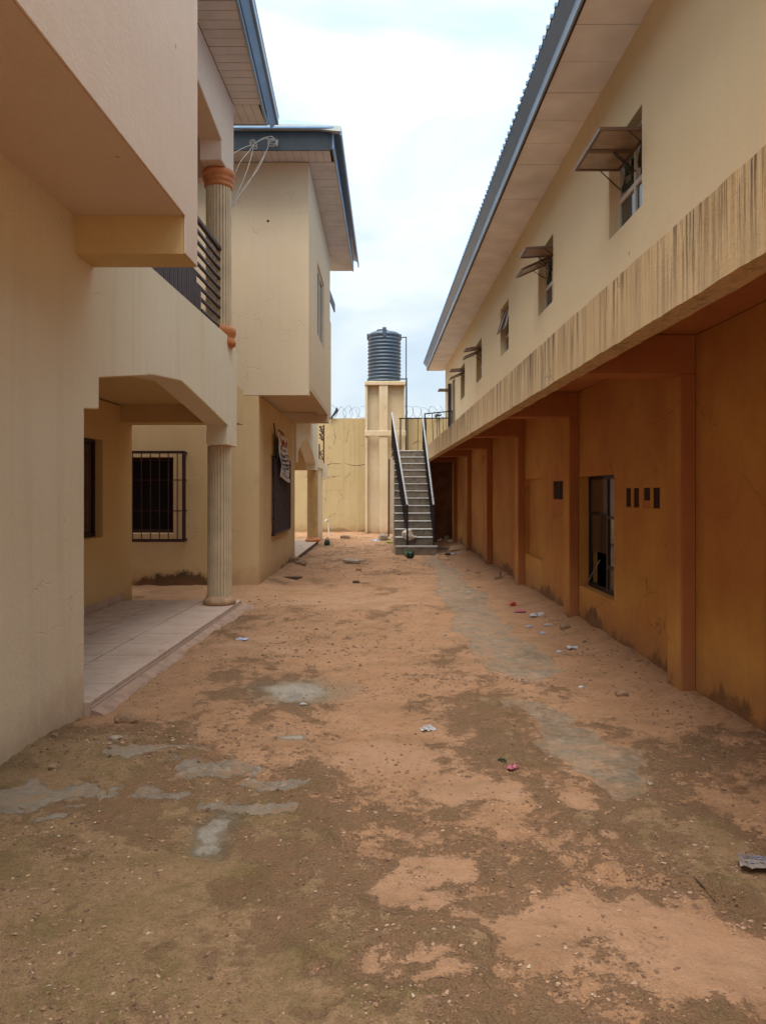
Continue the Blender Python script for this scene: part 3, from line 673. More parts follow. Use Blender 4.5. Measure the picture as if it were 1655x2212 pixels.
# railing on the balcony: broad upright slats stepping down to long rails
rl = MB(TL); rc = -cL - .10
rl.box(rc - .02, rc + .02, 10.13, 10.19, 3.60, 4.76); ro = rl.build('balcony_railing', M['maroon'], LH)
MB(TL).box(rc - .025, rc + .025, 5.66, 10.19, 4.72, 4.762).build('handrail', M['maroon'], ro)
zr = [3.72 + .125 * i for i in range(8)]
ends = [9.05, 8.9, 8.75, 8.6, 8.45, 8.3, 8.15, 8.0]
for z, e in zip(zr, ends):
    MB(TL).box(rc - .015, rc + .015, e, 10.13, z, z + .03).build('rail', M['maroon'], ro)
    MB(TL).box(rc + .0152, rc + .017, e + .003, 10.128, z + .02, z + .030).build('pale_rail_face', M['maroon_pale'], ro)
y = 5.75; i = 0
while y < 9.02:
    top = 4.70
    for z, e in zip(zr, ends):
        if y + .05 > e: top = z; break
    w_ = .105 if i % 4 else .16
    MB(TL).box(rc - .012, rc + .012, y, y + w_, 3.632, top).build('slat', M['maroon'], ro)
    MB(TL).box(rc + .0125, rc + .016, y + w_ - .012, y + w_, 3.632, top).build('slat_edge', M['maroon_pale'], ro)
    y += w_ + .035; i += 1
# eave of the near house
def oc(y): return 1.55 + .061 * (y - 5)
rf = MB(TL)
rf.hexa([(-oc(2)+.002, 2, 6.83), (-oc(2)-.03, 2, 6.83), (-oc(11.0)-.03, 11.0, 6.83), (-oc(11.0)+.002, 11.0, 6.83), (-oc(2)+.002, 2, 7.06), (-oc(2)-.03, 2, 7.06), (-oc(11.0)-.03, 11.0, 7.06), (-oc(11.0)+.002, 11.0, 7.06)])
rf.box(-9, -oc(11.0) - .031, 10.975, 11.0, 6.83, 7.06)
roof = MB(TL); o1 = oc(2) - .11; o2 = oc(11.0) - .11
roof.hexa([(-o1, 2, 7.06), (-6, 2, 8.6), (-6, 9.2, 8.6), (-o2, 11.25, 7.06), (-o1, 2, 7.085), (-6, 2, 8.625), (-6, 9.2, 8.625), (-o2, 11.25, 7.085)])
ro1 = roof.build('roof', M['blue_metal'], LH)
rf.build('fascia', M['blue_light'], ro1)
ug = MB(TL); ug.hexa([(-o1+.004, 2, 6.97), (-o1-.02, 2, 6.97), (-o2-.02, 11.27, 6.97), (-o2+.004, 11.27, 6.97), (-o1+.004, 2, 7.075), (-o1-.02, 2, 7.075), (-o2-.02, 11.27, 7.075), (-o2+.004, 11.27, 7.075)])
ug.box(-9, -o2 - .021, 11.245, 11.27, 6.97, 7.06)
ug.hexa([(-oc(2)+.003, 2, 6.89), (-o1-.021, 2, 6.98), (-o2-.021, 11.24, 6.98), (-oc(11.0)+.003, 11.24, 6.89), (-oc(2)+.003, 2, 7.05), (-o1-.021, 2, 7.05), (-o2-.021, 11.24, 7.05), (-oc(11.0)+.003, 11.24, 7.05)])
ug.build('gutter_board', M['gutter'], ro1)
wf = MB(TL); wf.hexa([(-o1+.01, 2, 7.076), (-o1-.02, 2, 7.076), (-o2-.02, 11.28, 7.076), (-o2+.01, 11.28, 7.076), (-o1+.01, 2, 7.10), (-o1-.02, 2, 7.10), (-o2-.02, 11.28, 7.10), (-o2+.01, 11.28, 7.10)])
wf.build('roof_edge', M['white_metal'], ro1)
MB(TL).hexa([(-9, 2, 6.862), (-oc(2) - .04, 2, 6.862), (-oc(10.9) - .04, 10.9, 6.862), (-9, 10.9, 6.862), (-9, 2, 6.87), (-oc(2) - .04, 2, 6.87), (-oc(10.9) - .04, 10.9, 6.87), (-9, 10.9, 6.87)]).build('eave_backing', M['gap'], ro1)
soffit_x(ro1, TL, lambda y: oc(y) + .031, 2.272, 6.0, 10.42, 6.84, .17, M['soffit'])
xx = -2.60
while xx < -1.95:
    MB(TL).hexa([(xx+.003, 10.43, 6.84), (xx+.107, 10.43, 6.84), (xx+.107, 10.972, 6.84), (xx+.003, 10.972, 6.84), (xx+.003, 10.43, 6.852), (xx+.107, 10.43, 6.852), (xx+.107, 10.972, 6.852), (xx+.003, 10.972, 6.852)]).build('soffit_board', M['soffit'], ro1)
    xx += .11

# ------------------------------------------------------------------ MIDDLE HOUSE
MH = thing('far_house', (-3.5, 15.0, 0), 'yellow two storey house beyond the near one, barred windows and jutting upper floor', 'house')
Yf = 12.6; cu_ = 1.213; cl = 2.03
wb = (-4.75, -3.43, .92, 2.16)
b = MB(); b.holes('y', Yf, Yf + .23, -9, -cl, -.3, 3.18, [wb])
b.build('front_wall', M['mid_paint'], MH, bevel=.008)
wc = (14.1, 16.45, .82, 2.22)
b = MB(); b.holes('x', -cl - .001, -cl - .23, Yf + .231, 17.75, -.3, 3.18, [wc]); b.build('side_wall', M['mid_paint'], MH, bevel=.008)
# upper storey
wu = (14.26, 15.88, 4.53, 5.86)
b = MB(); b.box(-9, -cu_ - .002, Yf - .002, Yf + .2, 3.181, 6.99); b.build('upper_front_wall', M['mid_up'], MH)
b = MB(); b.holes('x', -cu_, -cu_ - .22, Yf + .0, 17.65, 3.36, 6.99, [wu]); b.build('upper_side_wall', M['mid_up'], MH, bevel=.008)
b = MB(); b.box(-cl - .2, -cu_ - .221, Yf + .201, 17.0, 3.36, 3.5); b.box(-4, -cu_ - .003, 17.06, 17.4, 3.14, 3.359); b.box(-cu_ - .21, -cu_ - .003, Yf + .203, 17.05, 3.30, 3.358)
b.build('overhang_soffit', M['mid_up'], MH)
b = MB(); b.box(-9, -cu_ - .003, 17.45, 17.649, 3.36, 6.98); b.box(-9, -1.45, 17.7, 21.5, 3.62, 6.3); b.build('rear_wall', M['mid_paint'], MH)
# window frames and panes
wu_o = MB(); x0 = -cu_ - .03
for (a, c, u, v) in ((14.26, 14.31, 4.53, 5.86), (15.83, 15.88, 4.53, 5.86), (14.31, 15.83, 5.81, 5.86), (14.31, 15.83, 4.53, 4.58), (15.04, 15.09, 4.58, 5.81)):
    wu_o.box(x0 - .05, x0, a, c, u, v)
wo = wu_o.build('upper_window', M['alu_white'], MH)
MB().box(x0 - .03, x0 - .02, 14.31, 15.83, 4.58, 5.81).build('pane', M['glass'], wo)
MB().box(x0 - .035, x0 + .01, 14.5, 14.53, 4.6, 5.80).build('sliding_stile', M['gap'], wo)
def front_window():
    o = MB(); y = Yf + .12
    for (a, c, u, v) in ((-4.75, -4.70, .92, 2.16), (-3.48, -3.43, .92, 2.16), (-4.70, -3.48, 2.11, 2.16), (-4.70, -3.48, .92, .97)): o.box(a, c, y, y + .05, u, v)
    w_ = o.build('window', M['maroon'], MH)
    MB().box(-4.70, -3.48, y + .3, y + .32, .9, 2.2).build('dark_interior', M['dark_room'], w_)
    g1 = MB(); gy = Yf - .16
    g1.box(-4.95, -3.20, gy, gy + .025, 2.2151, 2.26); g1.box(-4.95, -3.20, gy, gy + .025, .785, .8349); g1.box(-3.245, -3.19, gy, gy + .0249, .835, 2.215); g1.box(-4.95, -4.915, gy, gy + .02, .835, 2.215)
    g1.box(-3.235, -3.20, gy + .021, Yf - .001, 2.215, 2.25); g1.box(-3.235, -3.20, gy + .021, Yf - .001, .80, .835)
    for z in (1.78, 1.28): g1.box(-3.222, -3.206, gy + .021, Yf - .001, z, z + .018)
    gr = g1.build('burglar_grille', M['maroon'], MH)
    for i in range(11):
        x = -4.78 + i * .145
        MB().box(x, x + .014, gy + .003, gy + .017, .836, 2.214).build('bar', M['maroon'], gr)
    for z in (1.78, 1.28): MB().box(-4.914, -3.236, gy + .018, gy + .028, z, z + .016).build('cross_bar', M['maroon'], gr)
front_window()
def side_window():
    o = MB(); x = -cl - .01
    for (a, c, u, v) in ((14.1, 14.15, .82, 2.22), (16.4, 16.45, .82, 2.22), (14.15, 16.4, 2.17, 2.22), (14.15, 16.4, .82, .87)): o.box(x - .05, x, a, c, u, v)
    w_ = o.build('window', M['maroon'], MH)
    MB().box(x - .04, x - .03, 14.15, 16.4, .87, 2.17).build('pane', M['dim'], w_)
    g1 = MB(); gx = -cl + .055
    g1.box(gx - .025, gx, 14.02, 14.06, .79, 2.26); g1.box(gx - .025, gx, 16.48, 16.52, .79, 2.26); g1.box(gx - .025, gx, 14.06, 16.48, 2.22, 2.26); g1.box(gx - .025, gx, 14.06, 16.48, .79, .83)
    for yy_ in (14.02, 16.48): g1.box(-cl, gx - .026, yy_, yy_ + .04, 2.22, 2.26); g1.box(-cl, gx - .026, yy_, yy_ + .04, .79, .83)
    gr = g1.build('burglar_grille', M['maroon'], MH)
    for i in range(16):
        yv = 14.15 + i * .148
        MB().box(gx - .030, gx - .002, yv, yv + .014, .831, 2.219).build('bar', M['maroon'], gr)
        MB().box(gx - .026, gx - .010, yv - .003, yv - .0005, .831, 2.219).build('bar_edge', M['maroon_pale'], gr)
    for z in (1.1, 1.45): MB().box(gx - .042, gx - .031, 14.06, 16.48, z, z + .02).build('cross_bar', M['maroon'], gr)
side_window()
# roof of the middle house
MB().bar((-1.88, Yf - .004, 6.03), (-1.88, Yf + .01, 6.03), .022, 6).build('nail_hole', M['hollow_dark'], MH)
rm = MB(); rm.hexa([(-.65, 12.0, 7.27), (-.60, 19.1, 7.27), (-5, 16.6, 9.0), (-5, 14.5, 9.0), (-.65, 12.0, 7.295), (-.60, 19.1, 7.295), (-5, 16.6, 9.02), (-5, 14.5, 9.02)])
rm.hexa([(-9, 12.0, 7.27), (-.652, 12.0, 7.27), (-5, 14.5, 9.0), (-9, 14.5, 9.0), (-9, 12.0, 7.295), (-.652, 12.0, 7.295), (-5, 14.5, 9.02), (-9, 14.5, 9.02)])
rmo = rm.build('roof', M['blue_metal'], MH)
fs_ = MB(); fs_.hexa([(-.80, 12.1, 6.99), (-.775, 12.1, 6.99), (-.715, 18.85, 6.99), (-.74, 18.85, 6.99), (-.80, 12.1, 7.26), (-.775, 12.1, 7.26), (-.715, 18.85, 7.26), (-.74, 18.85, 7.26)])
fs_.build('side_fascia', M['blue_light'], rmo)
fs_ = MB(); fs_.hexa([(-.67, 12.0, 7.16), (-.645, 12.0, 7.16), (-.595, 19.1, 7.16), (-.62, 19.1, 7.16), (-.67, 12.0, 7.268), (-.645, 12.0, 7.268), (-.595, 19.1, 7.268), (-.62, 19.1, 7.268)])
fs_.build('gutter_board', M['gutter'], rmo)
MB().box(-9, -.802, 12.08, 12.105, 6.96, 7.26).build('front_fascia', M['black_fascia'], rmo)
e_ = MB(); e_.hexa([(-9, 12.03, 7.262), (-2.2, 12.03, 7.262), (-2.2, 12.1, 7.262), (-9, 12.1, 7.262), (-9, 12.03, 7.345), (-2.2, 12.03, 7.345), (-2.2, 12.1, 7.345), (-9, 12.1, 7.345)])
e_.hexa([(-2.199, 12.02, 7.275), (-1.0, 12.02, 7.262), (-1.0, 12.1, 7.262), (-2.199, 12.1, 7.275), (-2.199, 12.02, 7.355), (-1.0, 12.02, 7.335), (-1.0, 12.1, 7.335), (-2.199, 12.1, 7.355)])
e_.hexa([(-.999, 12.02, 7.262), (-.65, 11.99, 7.215), (-.65, 12.1, 7.215), (-.999, 12.1, 7.262), (-.999, 12.02, 7.335), (-.65, 11.99, 7.30), (-.65, 12.1, 7.30), (-.999, 12.1, 7.335)])
e_.build('roof_edge', M['white_metal'], rmo)
MB().box(-9, -.81, 12.11, 18.7, 7.03, 7.04).build('eave_backing', M['gap'], rmo)
soffit_x(rmo, 0, lambda y: .802 - .0089 * (y - 12.1), cu_ + .001, 12.62, 17.66, 7.0, .17, M['soffit'])
soffit_x(rmo, 0, lambda y: .802 - .0089 * (y - 12.1), cu_ + .6, 17.66, 18.85, 7.0, .30, M['soffit'])
xx = -4.2
while xx < -.9:
    MB().box(xx + .003, min(xx + .117, -.805), 12.107, 12.60, 7.0, 7.012).build('soffit_board', M['soffit'], rmo); xx += .12
# a lower roof behind
fb = MB(); fb.hexa([(-1.36, 18.6, 6.4), (-1.33, 18.6, 6.4), (-1.28, 20.6, 6.4), (-1.31, 20.6, 6.4), (-1.36, 18.6, 6.62), (-1.33, 18.6, 6.62), (-1.28, 20.6, 6.62), (-1.31, 20.6, 6.62)])
fb.build('rear_fascia', M['black_fascia'], rmo)
# the far porch with its pointed arch
pa = [(17.76, 2.28), (18.15, 2.28), (18.15, 2.50), (18.5, 2.66), (19.0, 2.80), (19.5, 2.90), (20.0, 2.95), (20.6, 2.92), (21.3, 2.82), (22.0, 2.68), (22.55, 2.52), (22.9, 2.42), (22.9, 2.24), (23.7, 2.24), (23.7, 3.75), (17.76, 3.75)]
b = MB(); b.prism_yz(pa, -2.30, -2.0); b.build('porch_arch_wall', M['left_paint'], MH, bevel=.008)
b = MB(); b.box(-4.2, -2.301, 22.9, 23.2, 2.24, 2.949); b.box(-4.2, -2.301, 17.76, 23.7, 2.95, 3.1); b.build('porch_beam', M['porch_paint'], MH)
fluted_column(MH, -2.12, 23.2, .1, 2.24, .165, cap=False)
for c_ in MH.children:
    if c_.name.startswith('column'): c_.data.materials[0] = mat('amber_column_paint', (.60, .40, .17), .6, noise=.15, nscale=5)  # amber copy puts the bounced light on this column into its colour
pf = MB(); pf.box(-4.2, -1.99, 17.76, 23.75, -.2, .09); pfo = pf.build('porch_floor', M['grout'], MH)
yy = 17.76
while yy < 23.6:
    for q in range(4):
        MB().box(-1.985 - .55 * (q + 1) + .003, -1.985 - .55 * q - .003, yy + .003, min(yy + .55, 23.75) - .003, .08, .10).build('tile', M['tile'], pfo)
    yy += .55
b = MB(); b.box(-2.35, -2.03, 24.3, 25.9, -.2, 2.35); b.box(-2.35, -2.0, 23.8, 25.95, 2.351, 2.62); b.box(-2.02, -1.86, 25.6, 25.75, 2.05, 2.52); b.build('boundary_pier', M['left_paint'], MH)
# wrought iron zigzag lattice standing above the pier
la = thing('iron_lattice', (-2.05, 24.5, 2.63), 'narrow rusty iron zigzag lattice standing on the pier past the far porch', 'lattice')
m_ = MB()
za, zb = 2.63, 3.78
m_.box(-2.02, -1.98, 24.2, 24.24, 2.63, 3.1); m_.box(-2.02, -1.98, 26.0, 26.04, 2.55, 3.86)
m_.build('upright', M['maroon'], la)
zz = 2.66
for i, (a, b2) in enumerate([(2.66, 2.84), (2.84, 3.0), (3.3, 3.42), (3.42, 3.54), (3.54, 3.66), (3.66, 3.78)]):
    y1, y2 = (24.3, 26.0) if i % 2 else (26.0, 24.3)
    MB().bar((-2.0, y1, a), (-2.0, y2, b2), .022, 4).build('brace', M['maroon'], la)
    MB().bar((-2.0, 24.25, a), (-2.0, 26.0, a), .016, 4).build('cross_bar', M['maroon'], la)

# ------------------------------------------------------------------ banner on the side wall
bn = thing('banner', (-1.93, 14.8, 2.2), 'creased white cloth banner with red and black print hung over the barred side window', 'banner')
def bpt(u, v):      # u 0..1 along the wall, v 0..1 top to bottom
    y0 = 14.12 + .18 * v; y1 = 15.45 + .55 * v
    y = y0 + (y1 - y0) * u
    ztop = 2.70 - .03 * u; zbot = 1.86 - .10 * u + .03 * math.sin(u * 9)
    x = -cl + .085 + .05 * v + .022 * math.sin(u * 8 + v * 3) + .015 * math.sin(v * 11 - u * 5)
    return Vector((x, y, ztop + (zbot - ztop) * v))
nu, nv_ = 26, 20; m_ = MB()
m_.add([bpt(i / nu, j / nv_) for j in range(nv_ + 1) for i in range(nu + 1)], [(j*(nu+1)+i, j*(nu+1)+i+1, (j+1)*(nu+1)+i+1, (j+1)*(nu+1)+i) for j in range(nv_) for i in range(nu)])
o = m_.build('cloth', M['banner'], bn, smooth=True); sd = o.modifiers.new('thick', 'SOLIDIFY'); sd.thickness = .002
rnd = random.Random(3)
def stroke(mb, u0, v0, u1, v1, w_):
    d = Vector((u1 - u0, v1 - v0)); L = max(d.length, 1e-6); nrm = Vector((-d.y, d.x)) / L * w_ / 2
    ps = [bpt(u0 + nrm.x, v0 + nrm.y), bpt(u1 + nrm.x, v1 + nrm.y), bpt(u1 - nrm.x, v1 - nrm.y), bpt(u0 - nrm.x, v0 - nrm.y)]
    mb.add([p + Vector((.0045, 0, 0)) for p in ps], [(0, 1, 2, 3)])
def glyphs(mb, u0, u1, v0, v1, n, w_):
    for i in range(n):
        a = u0 + (u1 - u0) * i / n; b2 = a + (u1 - u0) / n * .72
        k = rnd.randrange(5)
        if k in (0, 1, 3): stroke(mb, a, v0, a, v1, w_)
        if k in (1, 2): stroke(mb, a, v0, b2, v0, w_)
        if k in (0, 2, 4): stroke(mb, b2, v0, b2, v1, w_)
        if k in (2, 3): stroke(mb, a, v1, b2, v1, w_)
        if k in (0, 3, 4): stroke(mb, a, (v0 + v1) / 2, b2, (v0 + v1) / 2, w_)
        if k == 4: stroke(mb, a, v1, b2, v0, w_)
r_ = MB(); glyphs(r_, .12, .92, .07, .22, 8, .035); stroke(r_, .20, .26, .28, .29, .05)
for (a, c2) in ((.80, .86), (.86, .92)): stroke(r_, a, .90, c2, .90, .07)
stroke(r_, .86, .86, .86, .94, .07)
r_.build('red_lettering', M['ink_red'], bn, fix=False)
k_ = MB()
glyphs(k_, .42, .78, .29, .34, 7, .02); glyphs(k_, .12, .3, .30, .36, 3, .03)
stroke(k_, .22, .40, .22, .56, .05); stroke(k_, .12, .5, .30, .56, .03)
glyphs(k_, .30, .96, .41, .47, 7, .03); glyphs(k_, .38, .96, .51, .56, 6, .035); glyphs(k_, .38, .94, .60, .645, 6, .032); glyphs(k_, .34, .92, .68, .725, 5, .032)
glyphs(k_, .26, .56, .76, .80, 7, .016); glyphs(k_, .66, .82, .785, .81, 4, .014); glyphs(k_, .24, .70, .88, .915, 9, .016); stroke(k_, .24, .865, .60, .865, .01)
k_.build('black_lettering', M['ink'], bn, fix=False)
MB().bar((-cl + .03, 14.12, 2.86), (-cl + .10, 14.12, 2.2), .012, 5).build('hanging_cord', M['ragcloth'], bn)
MB().tube([(-cl, 14.95, 2.80), (-cl + .05, 14.98, 2.76), (-cl + .10, 15.0, 2.70), (-cl + .04, 15.25, 2.75)], .012, 4).build('tie', M['ragcloth'], bn)

# ------------------------------------------------------------------ RIGHT BLOCK
RB = thing('right_block', (4.5, 13.0, 0), 'long yellow two storey block on the right, stained concrete walkway ledge, blue metal roof', 'building')
cw, cp, cu2 = 2.44, 2.33, 2.40
T_, B_ = 2.90, 2.50
PY = [2.45, 5.87, 9.26, 12.6, 16.16, 19.65, 23.1, 26.4]
holes = [(7.90, 9.27, .47, 1.78)]
for a in (7.44, 7.60, 7.76 - .03, 7.55): pass
vent = [(7.28, 7.36, 1.45, 1.63), (7.17, 7.235, 1.45, 1.635)]
vx = [(1350, 1362), (1366, 1379), (1388, 1403), (1408, 1424)]
vent = []
for a, b2 in vx: vent.append((cw * FPX / (b2 - 812), cw * FPX / (a - 812), 1.455, 1.635))
small = (10.05, 10.62, 1.50, 1.74)
far_v = [(17.2, 17.32, 2.25, 2.42), (17.42, 17.54, 2.25, 2.42), (20.6, 20.95, 2.15, 2.38)]
allh = holes + vent + [small] + far_v
infill = (11.25, 12.6, .58, 1.80)
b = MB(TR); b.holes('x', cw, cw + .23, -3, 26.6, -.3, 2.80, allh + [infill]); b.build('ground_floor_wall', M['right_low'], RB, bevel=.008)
b = MB(TR); b.box(cw + .07, cw + .2, infill[0] + .001, infill[1] - .001, infill[2], infill[3]); b.build('bricked_up_opening', M['right_low'], RB)
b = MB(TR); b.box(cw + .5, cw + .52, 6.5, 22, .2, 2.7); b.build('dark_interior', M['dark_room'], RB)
for i, v in enumerate(vent[:3:2]):
    pass
for v in vent + far_v + [small]:
    jig = random.uniform(-.006, .006)
    MB(TR).box(cw + .014, cw + .1, v[0] + .002, v[1] - .002, v[2] + .002, v[3] - .002).build('vent_dark_plug', M['hollow_dark'], RB)  # near-flush plug painted dark in place of the shade inside the vent
b = MB(TR); b.box(cw + .003, cw + .0075, vent[2][0] + .002, vent[2][1] - .002, 1.456, 1.52); b.build('vent_rubble', M['right_pier'], RB)
for j, py in enumerate(PY):
    b = MB(TR); b.rough_box(cp, cw + .02, py, py + .285, -.3, -.29, .1, .0); 
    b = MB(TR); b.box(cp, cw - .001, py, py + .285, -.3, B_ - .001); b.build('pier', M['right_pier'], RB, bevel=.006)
    b = MB(TR); b.box(cp - .006, cp - .0005, py + .012, py + .27, -.3, B_ - .004); b.build('lit_pier_face', M['right_low'], RB)  # lighter sheet paints the lit corridor side onto the pier
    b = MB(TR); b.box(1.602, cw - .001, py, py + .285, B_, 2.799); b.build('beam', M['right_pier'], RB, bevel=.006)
b = MB(TR); b.box(1.602, cw + .2, -3, 26.6, 2.801, T_ - .004); b.build('walkway_slab', M['right_pier'], RB)
b = MB(TR); b.rough_box(1.46, 1.60, 1.0, 26.6, B_, T_, .035, .006, 5, .006); b.build('ledge_beam', M['ledge'], RB)
b = MB(TR); b.box(1.466, 1.599, 1.0, 26.58, B_ - .010, B_ - .0005)
b = MB(TR); b.box(1.3, cw - .002, 24.6, 24.8, -.3, 2.799); b.build('shade_dark_partition', mat('shade_darkened_render', (.17, .09, .055), .9, noise=.4, nscale=3), RB)  # partition colour darkened to stand in for the deep shade under the walkway
# window in the ground floor
wm = MB(TR); X0 = cw + .12
for (a, c, u, v) in ((7.90, 7.94, .47, 1.78), (9.22, 9.27, .47, 1.78), (7.94, 9.22, 1.74, 1.78), (7.94, 9.22, .47, .52), (8.50, 8.56, .52, 1.74), (7.94, 8.5, 1.30, 1.33), (8.56, 9.22, 1.33, 1.36), (7.94, 8.5, .75, .78)):
    wm.box(X0, X0 + .04, a, c, u, v)
wo = wm.build('window', M['iron'], RB)
for (a, c, u, v, mm) in ((7.94, 8.5, 1.33, 1.74, 'dim'), (7.94, 8.5, .52, .75, 'dim'), (8.56, 9.22, 1.36, 1.74, 'dim'), (7.94, 8.5, .78, 1.30, 'glass'), (8.56, 9.22, .9, 1.33, 'glass')):
    MB(TR).box(X0 + .015, X0 + .02, a, c, u, v).build('pane', M[mm], wo)
for i in range(4): MB(TR).box(X0 + .05, X0 + .062, 8.02 + i * .12, 8.035 + i * .12, .55, 1.32).build('inner_bar', M['maroon'], wo)
MB(TR).bar((X0 - .05, 9.20, .48), (X0, 8.80, .82), .006, 4).build('loose_rod', M['rail_worn'], wo)
MB(TR).box(cw + .001, cw + .007, small[0] + .2, small[0] + .22, 1.502, 1.738).build('vent_frame', M['iron'], RB)
# upper storey
WY = [(6.95, 7.93), (10.43, 11.38), (13.93, 14.86), (17.48, 18.40), (20.80, 21.78), (24.70, 25.35)]
wz0, wz1 = 4.19, 5.10
door = (23.35, 24.2, T_, 5.06)
b = MB(TR); b.holes('x', cu2, cu2 + .23, -3, 26.6, T_ - .003, 5.86, [(a, c, wz0, wz1) for a, c in WY] + [door]); b.build('upper_wall', M['right_up'], RB, bevel=.008)
b = MB(TR); b.box(cu2 + .23, 9, 26.35, 26.58, -.3, 5.86); b.build('end_wall', M['right_up'], RB)
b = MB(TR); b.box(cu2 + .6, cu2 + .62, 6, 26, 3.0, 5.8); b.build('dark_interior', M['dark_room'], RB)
b = MB(TR); b.box(cu2 + .05, cu2 + .09, door[0] + .03, door[1] - .03, T_, 5.03); do = b.build('door', M['door'], RB)
MB(TR).box(cu2 + .02, cu2 + .0499, 23.5, 23.56, 3.9, 4.0).build('handle', M['iron'], do)
b = MB(TR); b.hexa([(cu2 - .14, 24.15, T_), (cu2 - .02, 24.24, T_), (cu2 - .02, 24.28, T_), (cu2 - .14, 24.19, T_), (cu2 - .14, 24.15, 5.0), (cu2 - .02, 24.24, 5.0), (cu2 - .02, 24.28, 5.0), (cu2 - .14, 24.19, 5.0)]); b.build('open_door_leaf', M['door'], RB)

def win_right(y0, y1, style):
    """casement: two lower fixed lights, transom, two top-hung sashes"""
    X = cu2 + .10; zt = 4.57; ym = (y0 + y1) / 2; f = .035
    m_ = MB(TR)
    for (a, c, u, v) in ((y0, y0+f, wz0, wz1), (y1-f, y1, wz0, wz1), (y0+f, y1-f, wz1-f, wz1), (y0+f, y1-f, wz0, wz0+f), (y0+f, y1-f, zt-.025, zt+.025), (ym-.02, ym+.02, wz0+f, zt-.025), (ym-.02, ym+.02, zt+.025, wz1-f)):
        m_.box(X, X + .05, a, c, u, v)
    fr = m_.build('window', M['alu_white'] if style != 'plain' else M['alu'], RB)
    for a, c in ((y0+f, ym-.02), (ym+.02, y1-f)):
        MB(TR).box(X + .02, X + .026, a, c, wz0+f, zt-.025).build('pane', M['glass'], fr)
    for k, (a, c) in enumerate(((y0+f, ym-.005), (ym+.005, y1-f))):
        L = .47
        if style == 'ajar': ang = R(14 + 5 * k); top = wz1 - f
        elif style == 'split': ang = R(86 - 20 * k); top = 4.93
        elif style == 'droop': ang = R(80 - 14 * k); top = 4.92
        else: ang = R(90); top = 4.885
        dx, dz = -math.sin(ang), -math.cos(ang)
        def P(s_, yv, off):   # s_ along sash, off thickness normal
            return (X + dx * s_ + dz * off, yv, top + dz * s_ - dx * off)
        def slab(mb, s0, s1, ya, yb, o0, o1):
            mb.hexa([P(s0, ya, o0), P(s1, ya, o0), P(s1, yb, o0), P(s0, yb, o0), P(s0, ya, o1), P(s1, ya, o1), P(s1, yb, o1), P(s0, yb, o1)])
        s_ = MB(TR); e = .03
        slab(s_, 0, L, a, a + e, 0, .028); slab(s_, 0, L, c - e, c, 0, .028); slab(s_, 0, e, a + e, c - e, 0, .028); slab(s_, L - e, L, a + e, c - e, 0, .028)
        so = s_.build('open_sash', M['sash'], fr)
        # sub-parts are limited to three levels, so the sash glass hangs on the window
        gl = MB(TR); slab(gl, e, L - e, a + e, c - e, .010, .016); gl.build('sash_pane', M['frost'], fr)
        if style != 'ajar':
            for yv in (a + .012, c - .012): MB(TR).bar((X + .01, yv, top - .20), P(.20, yv, -.004), .006, 4).build('stay', M['iron'], fr)
        else: pass
    if style in ('net', 'split', 'droop'):
        nt_ = MB(TR); n = 8; vs2 = []
        for j in range(n + 1):
            for i in range(n + 1):
                vs2.append((X + .035 + .02 * math.sin(i * 2 + j), y0 + f + (y1 - y0 - 2 * f) * i / n, zt + .03 + (wz1 - f - zt - .03) * j / n))
        nt_.add(vs2, [(j*(n+1)+i, j*(n+1)+i+1, (j+1)*(n+1)+i+1, (j+1)*(n+1)+i) for j in range(n) for i in range(n) if (i * 3 + j * 5) % 7])
        nt_.build('torn_net', M['net'], fr)
    return fr
for (a, c), st in zip(WY, ('net', 'split', 'ajar', 'droop', 'split', 'plain')): win_right(a, c, st)
MB(TR).box(cu2 + .13, cu2 + .135, 6.99, 7.42, 4.23, 4.54).build('pale_blind', mat('pale_blind', (.55, .60, .64), .3, spec=.6), RB)
MB(TR).box(cu2 + .122, cu2 + .127, 7.50, 7.62, 4.23, 4.54).build('pale_blind', bpy.data.materials['pale_blind'], RB)
# roof: corrugated sheet, real waves
cr_, cso = 1.667, 1.793
n = int((27.0 - 1.0) / .045); vs2 = []
for i in range(n + 1):
    y = 1.0 + i * .045; h = .016 * math.sin(i * math.pi / 2)
    vs2 += [(cr_, y, 6.10 + h), (cr_, y, 6.085 + h), (8.5, y, 8.5 + h), (8.5, y, 8.485 + h)]
m_ = MB(TR); m_.add(vs2, [f for i in range(n) for f in ((4*i, 4*i+4, 4*i+6, 4*i+2), (4*i+1, 4*i+3, 4*i+7, 4*i+5), (4*i, 4*i+1, 4*i+5, 4*i+4))])
rr = m_.build('roof', M['blue_metal'], RB)
rb_ = MB(TR); y = 1.0
while y < 26.9:      # lapped sheet ends standing proud along the eave
    rb_.box(cr_ - .012, cr_ + .10, y, y + .035, 6.09, 6.128); y += .17
rb_.build('sheet_ribs', M['blue_metal'], rr)
gm_ = MB(TR); gm_.hexa([(cr_ + .01, 1, 6.07), (cso, 1, 5.93), (cso, 26.95, 5.93), (cr_ + .01, 26.95, 6.07), (cr_ + .01, 1, 6.085), (cso, 1, 6.085), (cso, 26.95, 6.085), (cr_ + .01, 26.95, 6.085)])
gm_.build('eave_flashing', M['gutter'], rr)
fa = MB(TR); y = 1.0
while y < 26.9:
    e = min(y + 3.6, 27.0); fa.box(cso - .022, cso, y + .003, e - .003, 5.845, 6.068); y = e
fa.build('fascia', M['blue_light'], rr)
MB(TR).box(cso + .001, cso + .02, 1.0, 27.0, 5.838, 5.93).build('soffit_trim', M['gap'], rr)
MB(TR).box(cso + .03, cu2 + .2, 1.0, 27.0, 5.868, 5.875).build('eave_backing', M['gap'], rr)
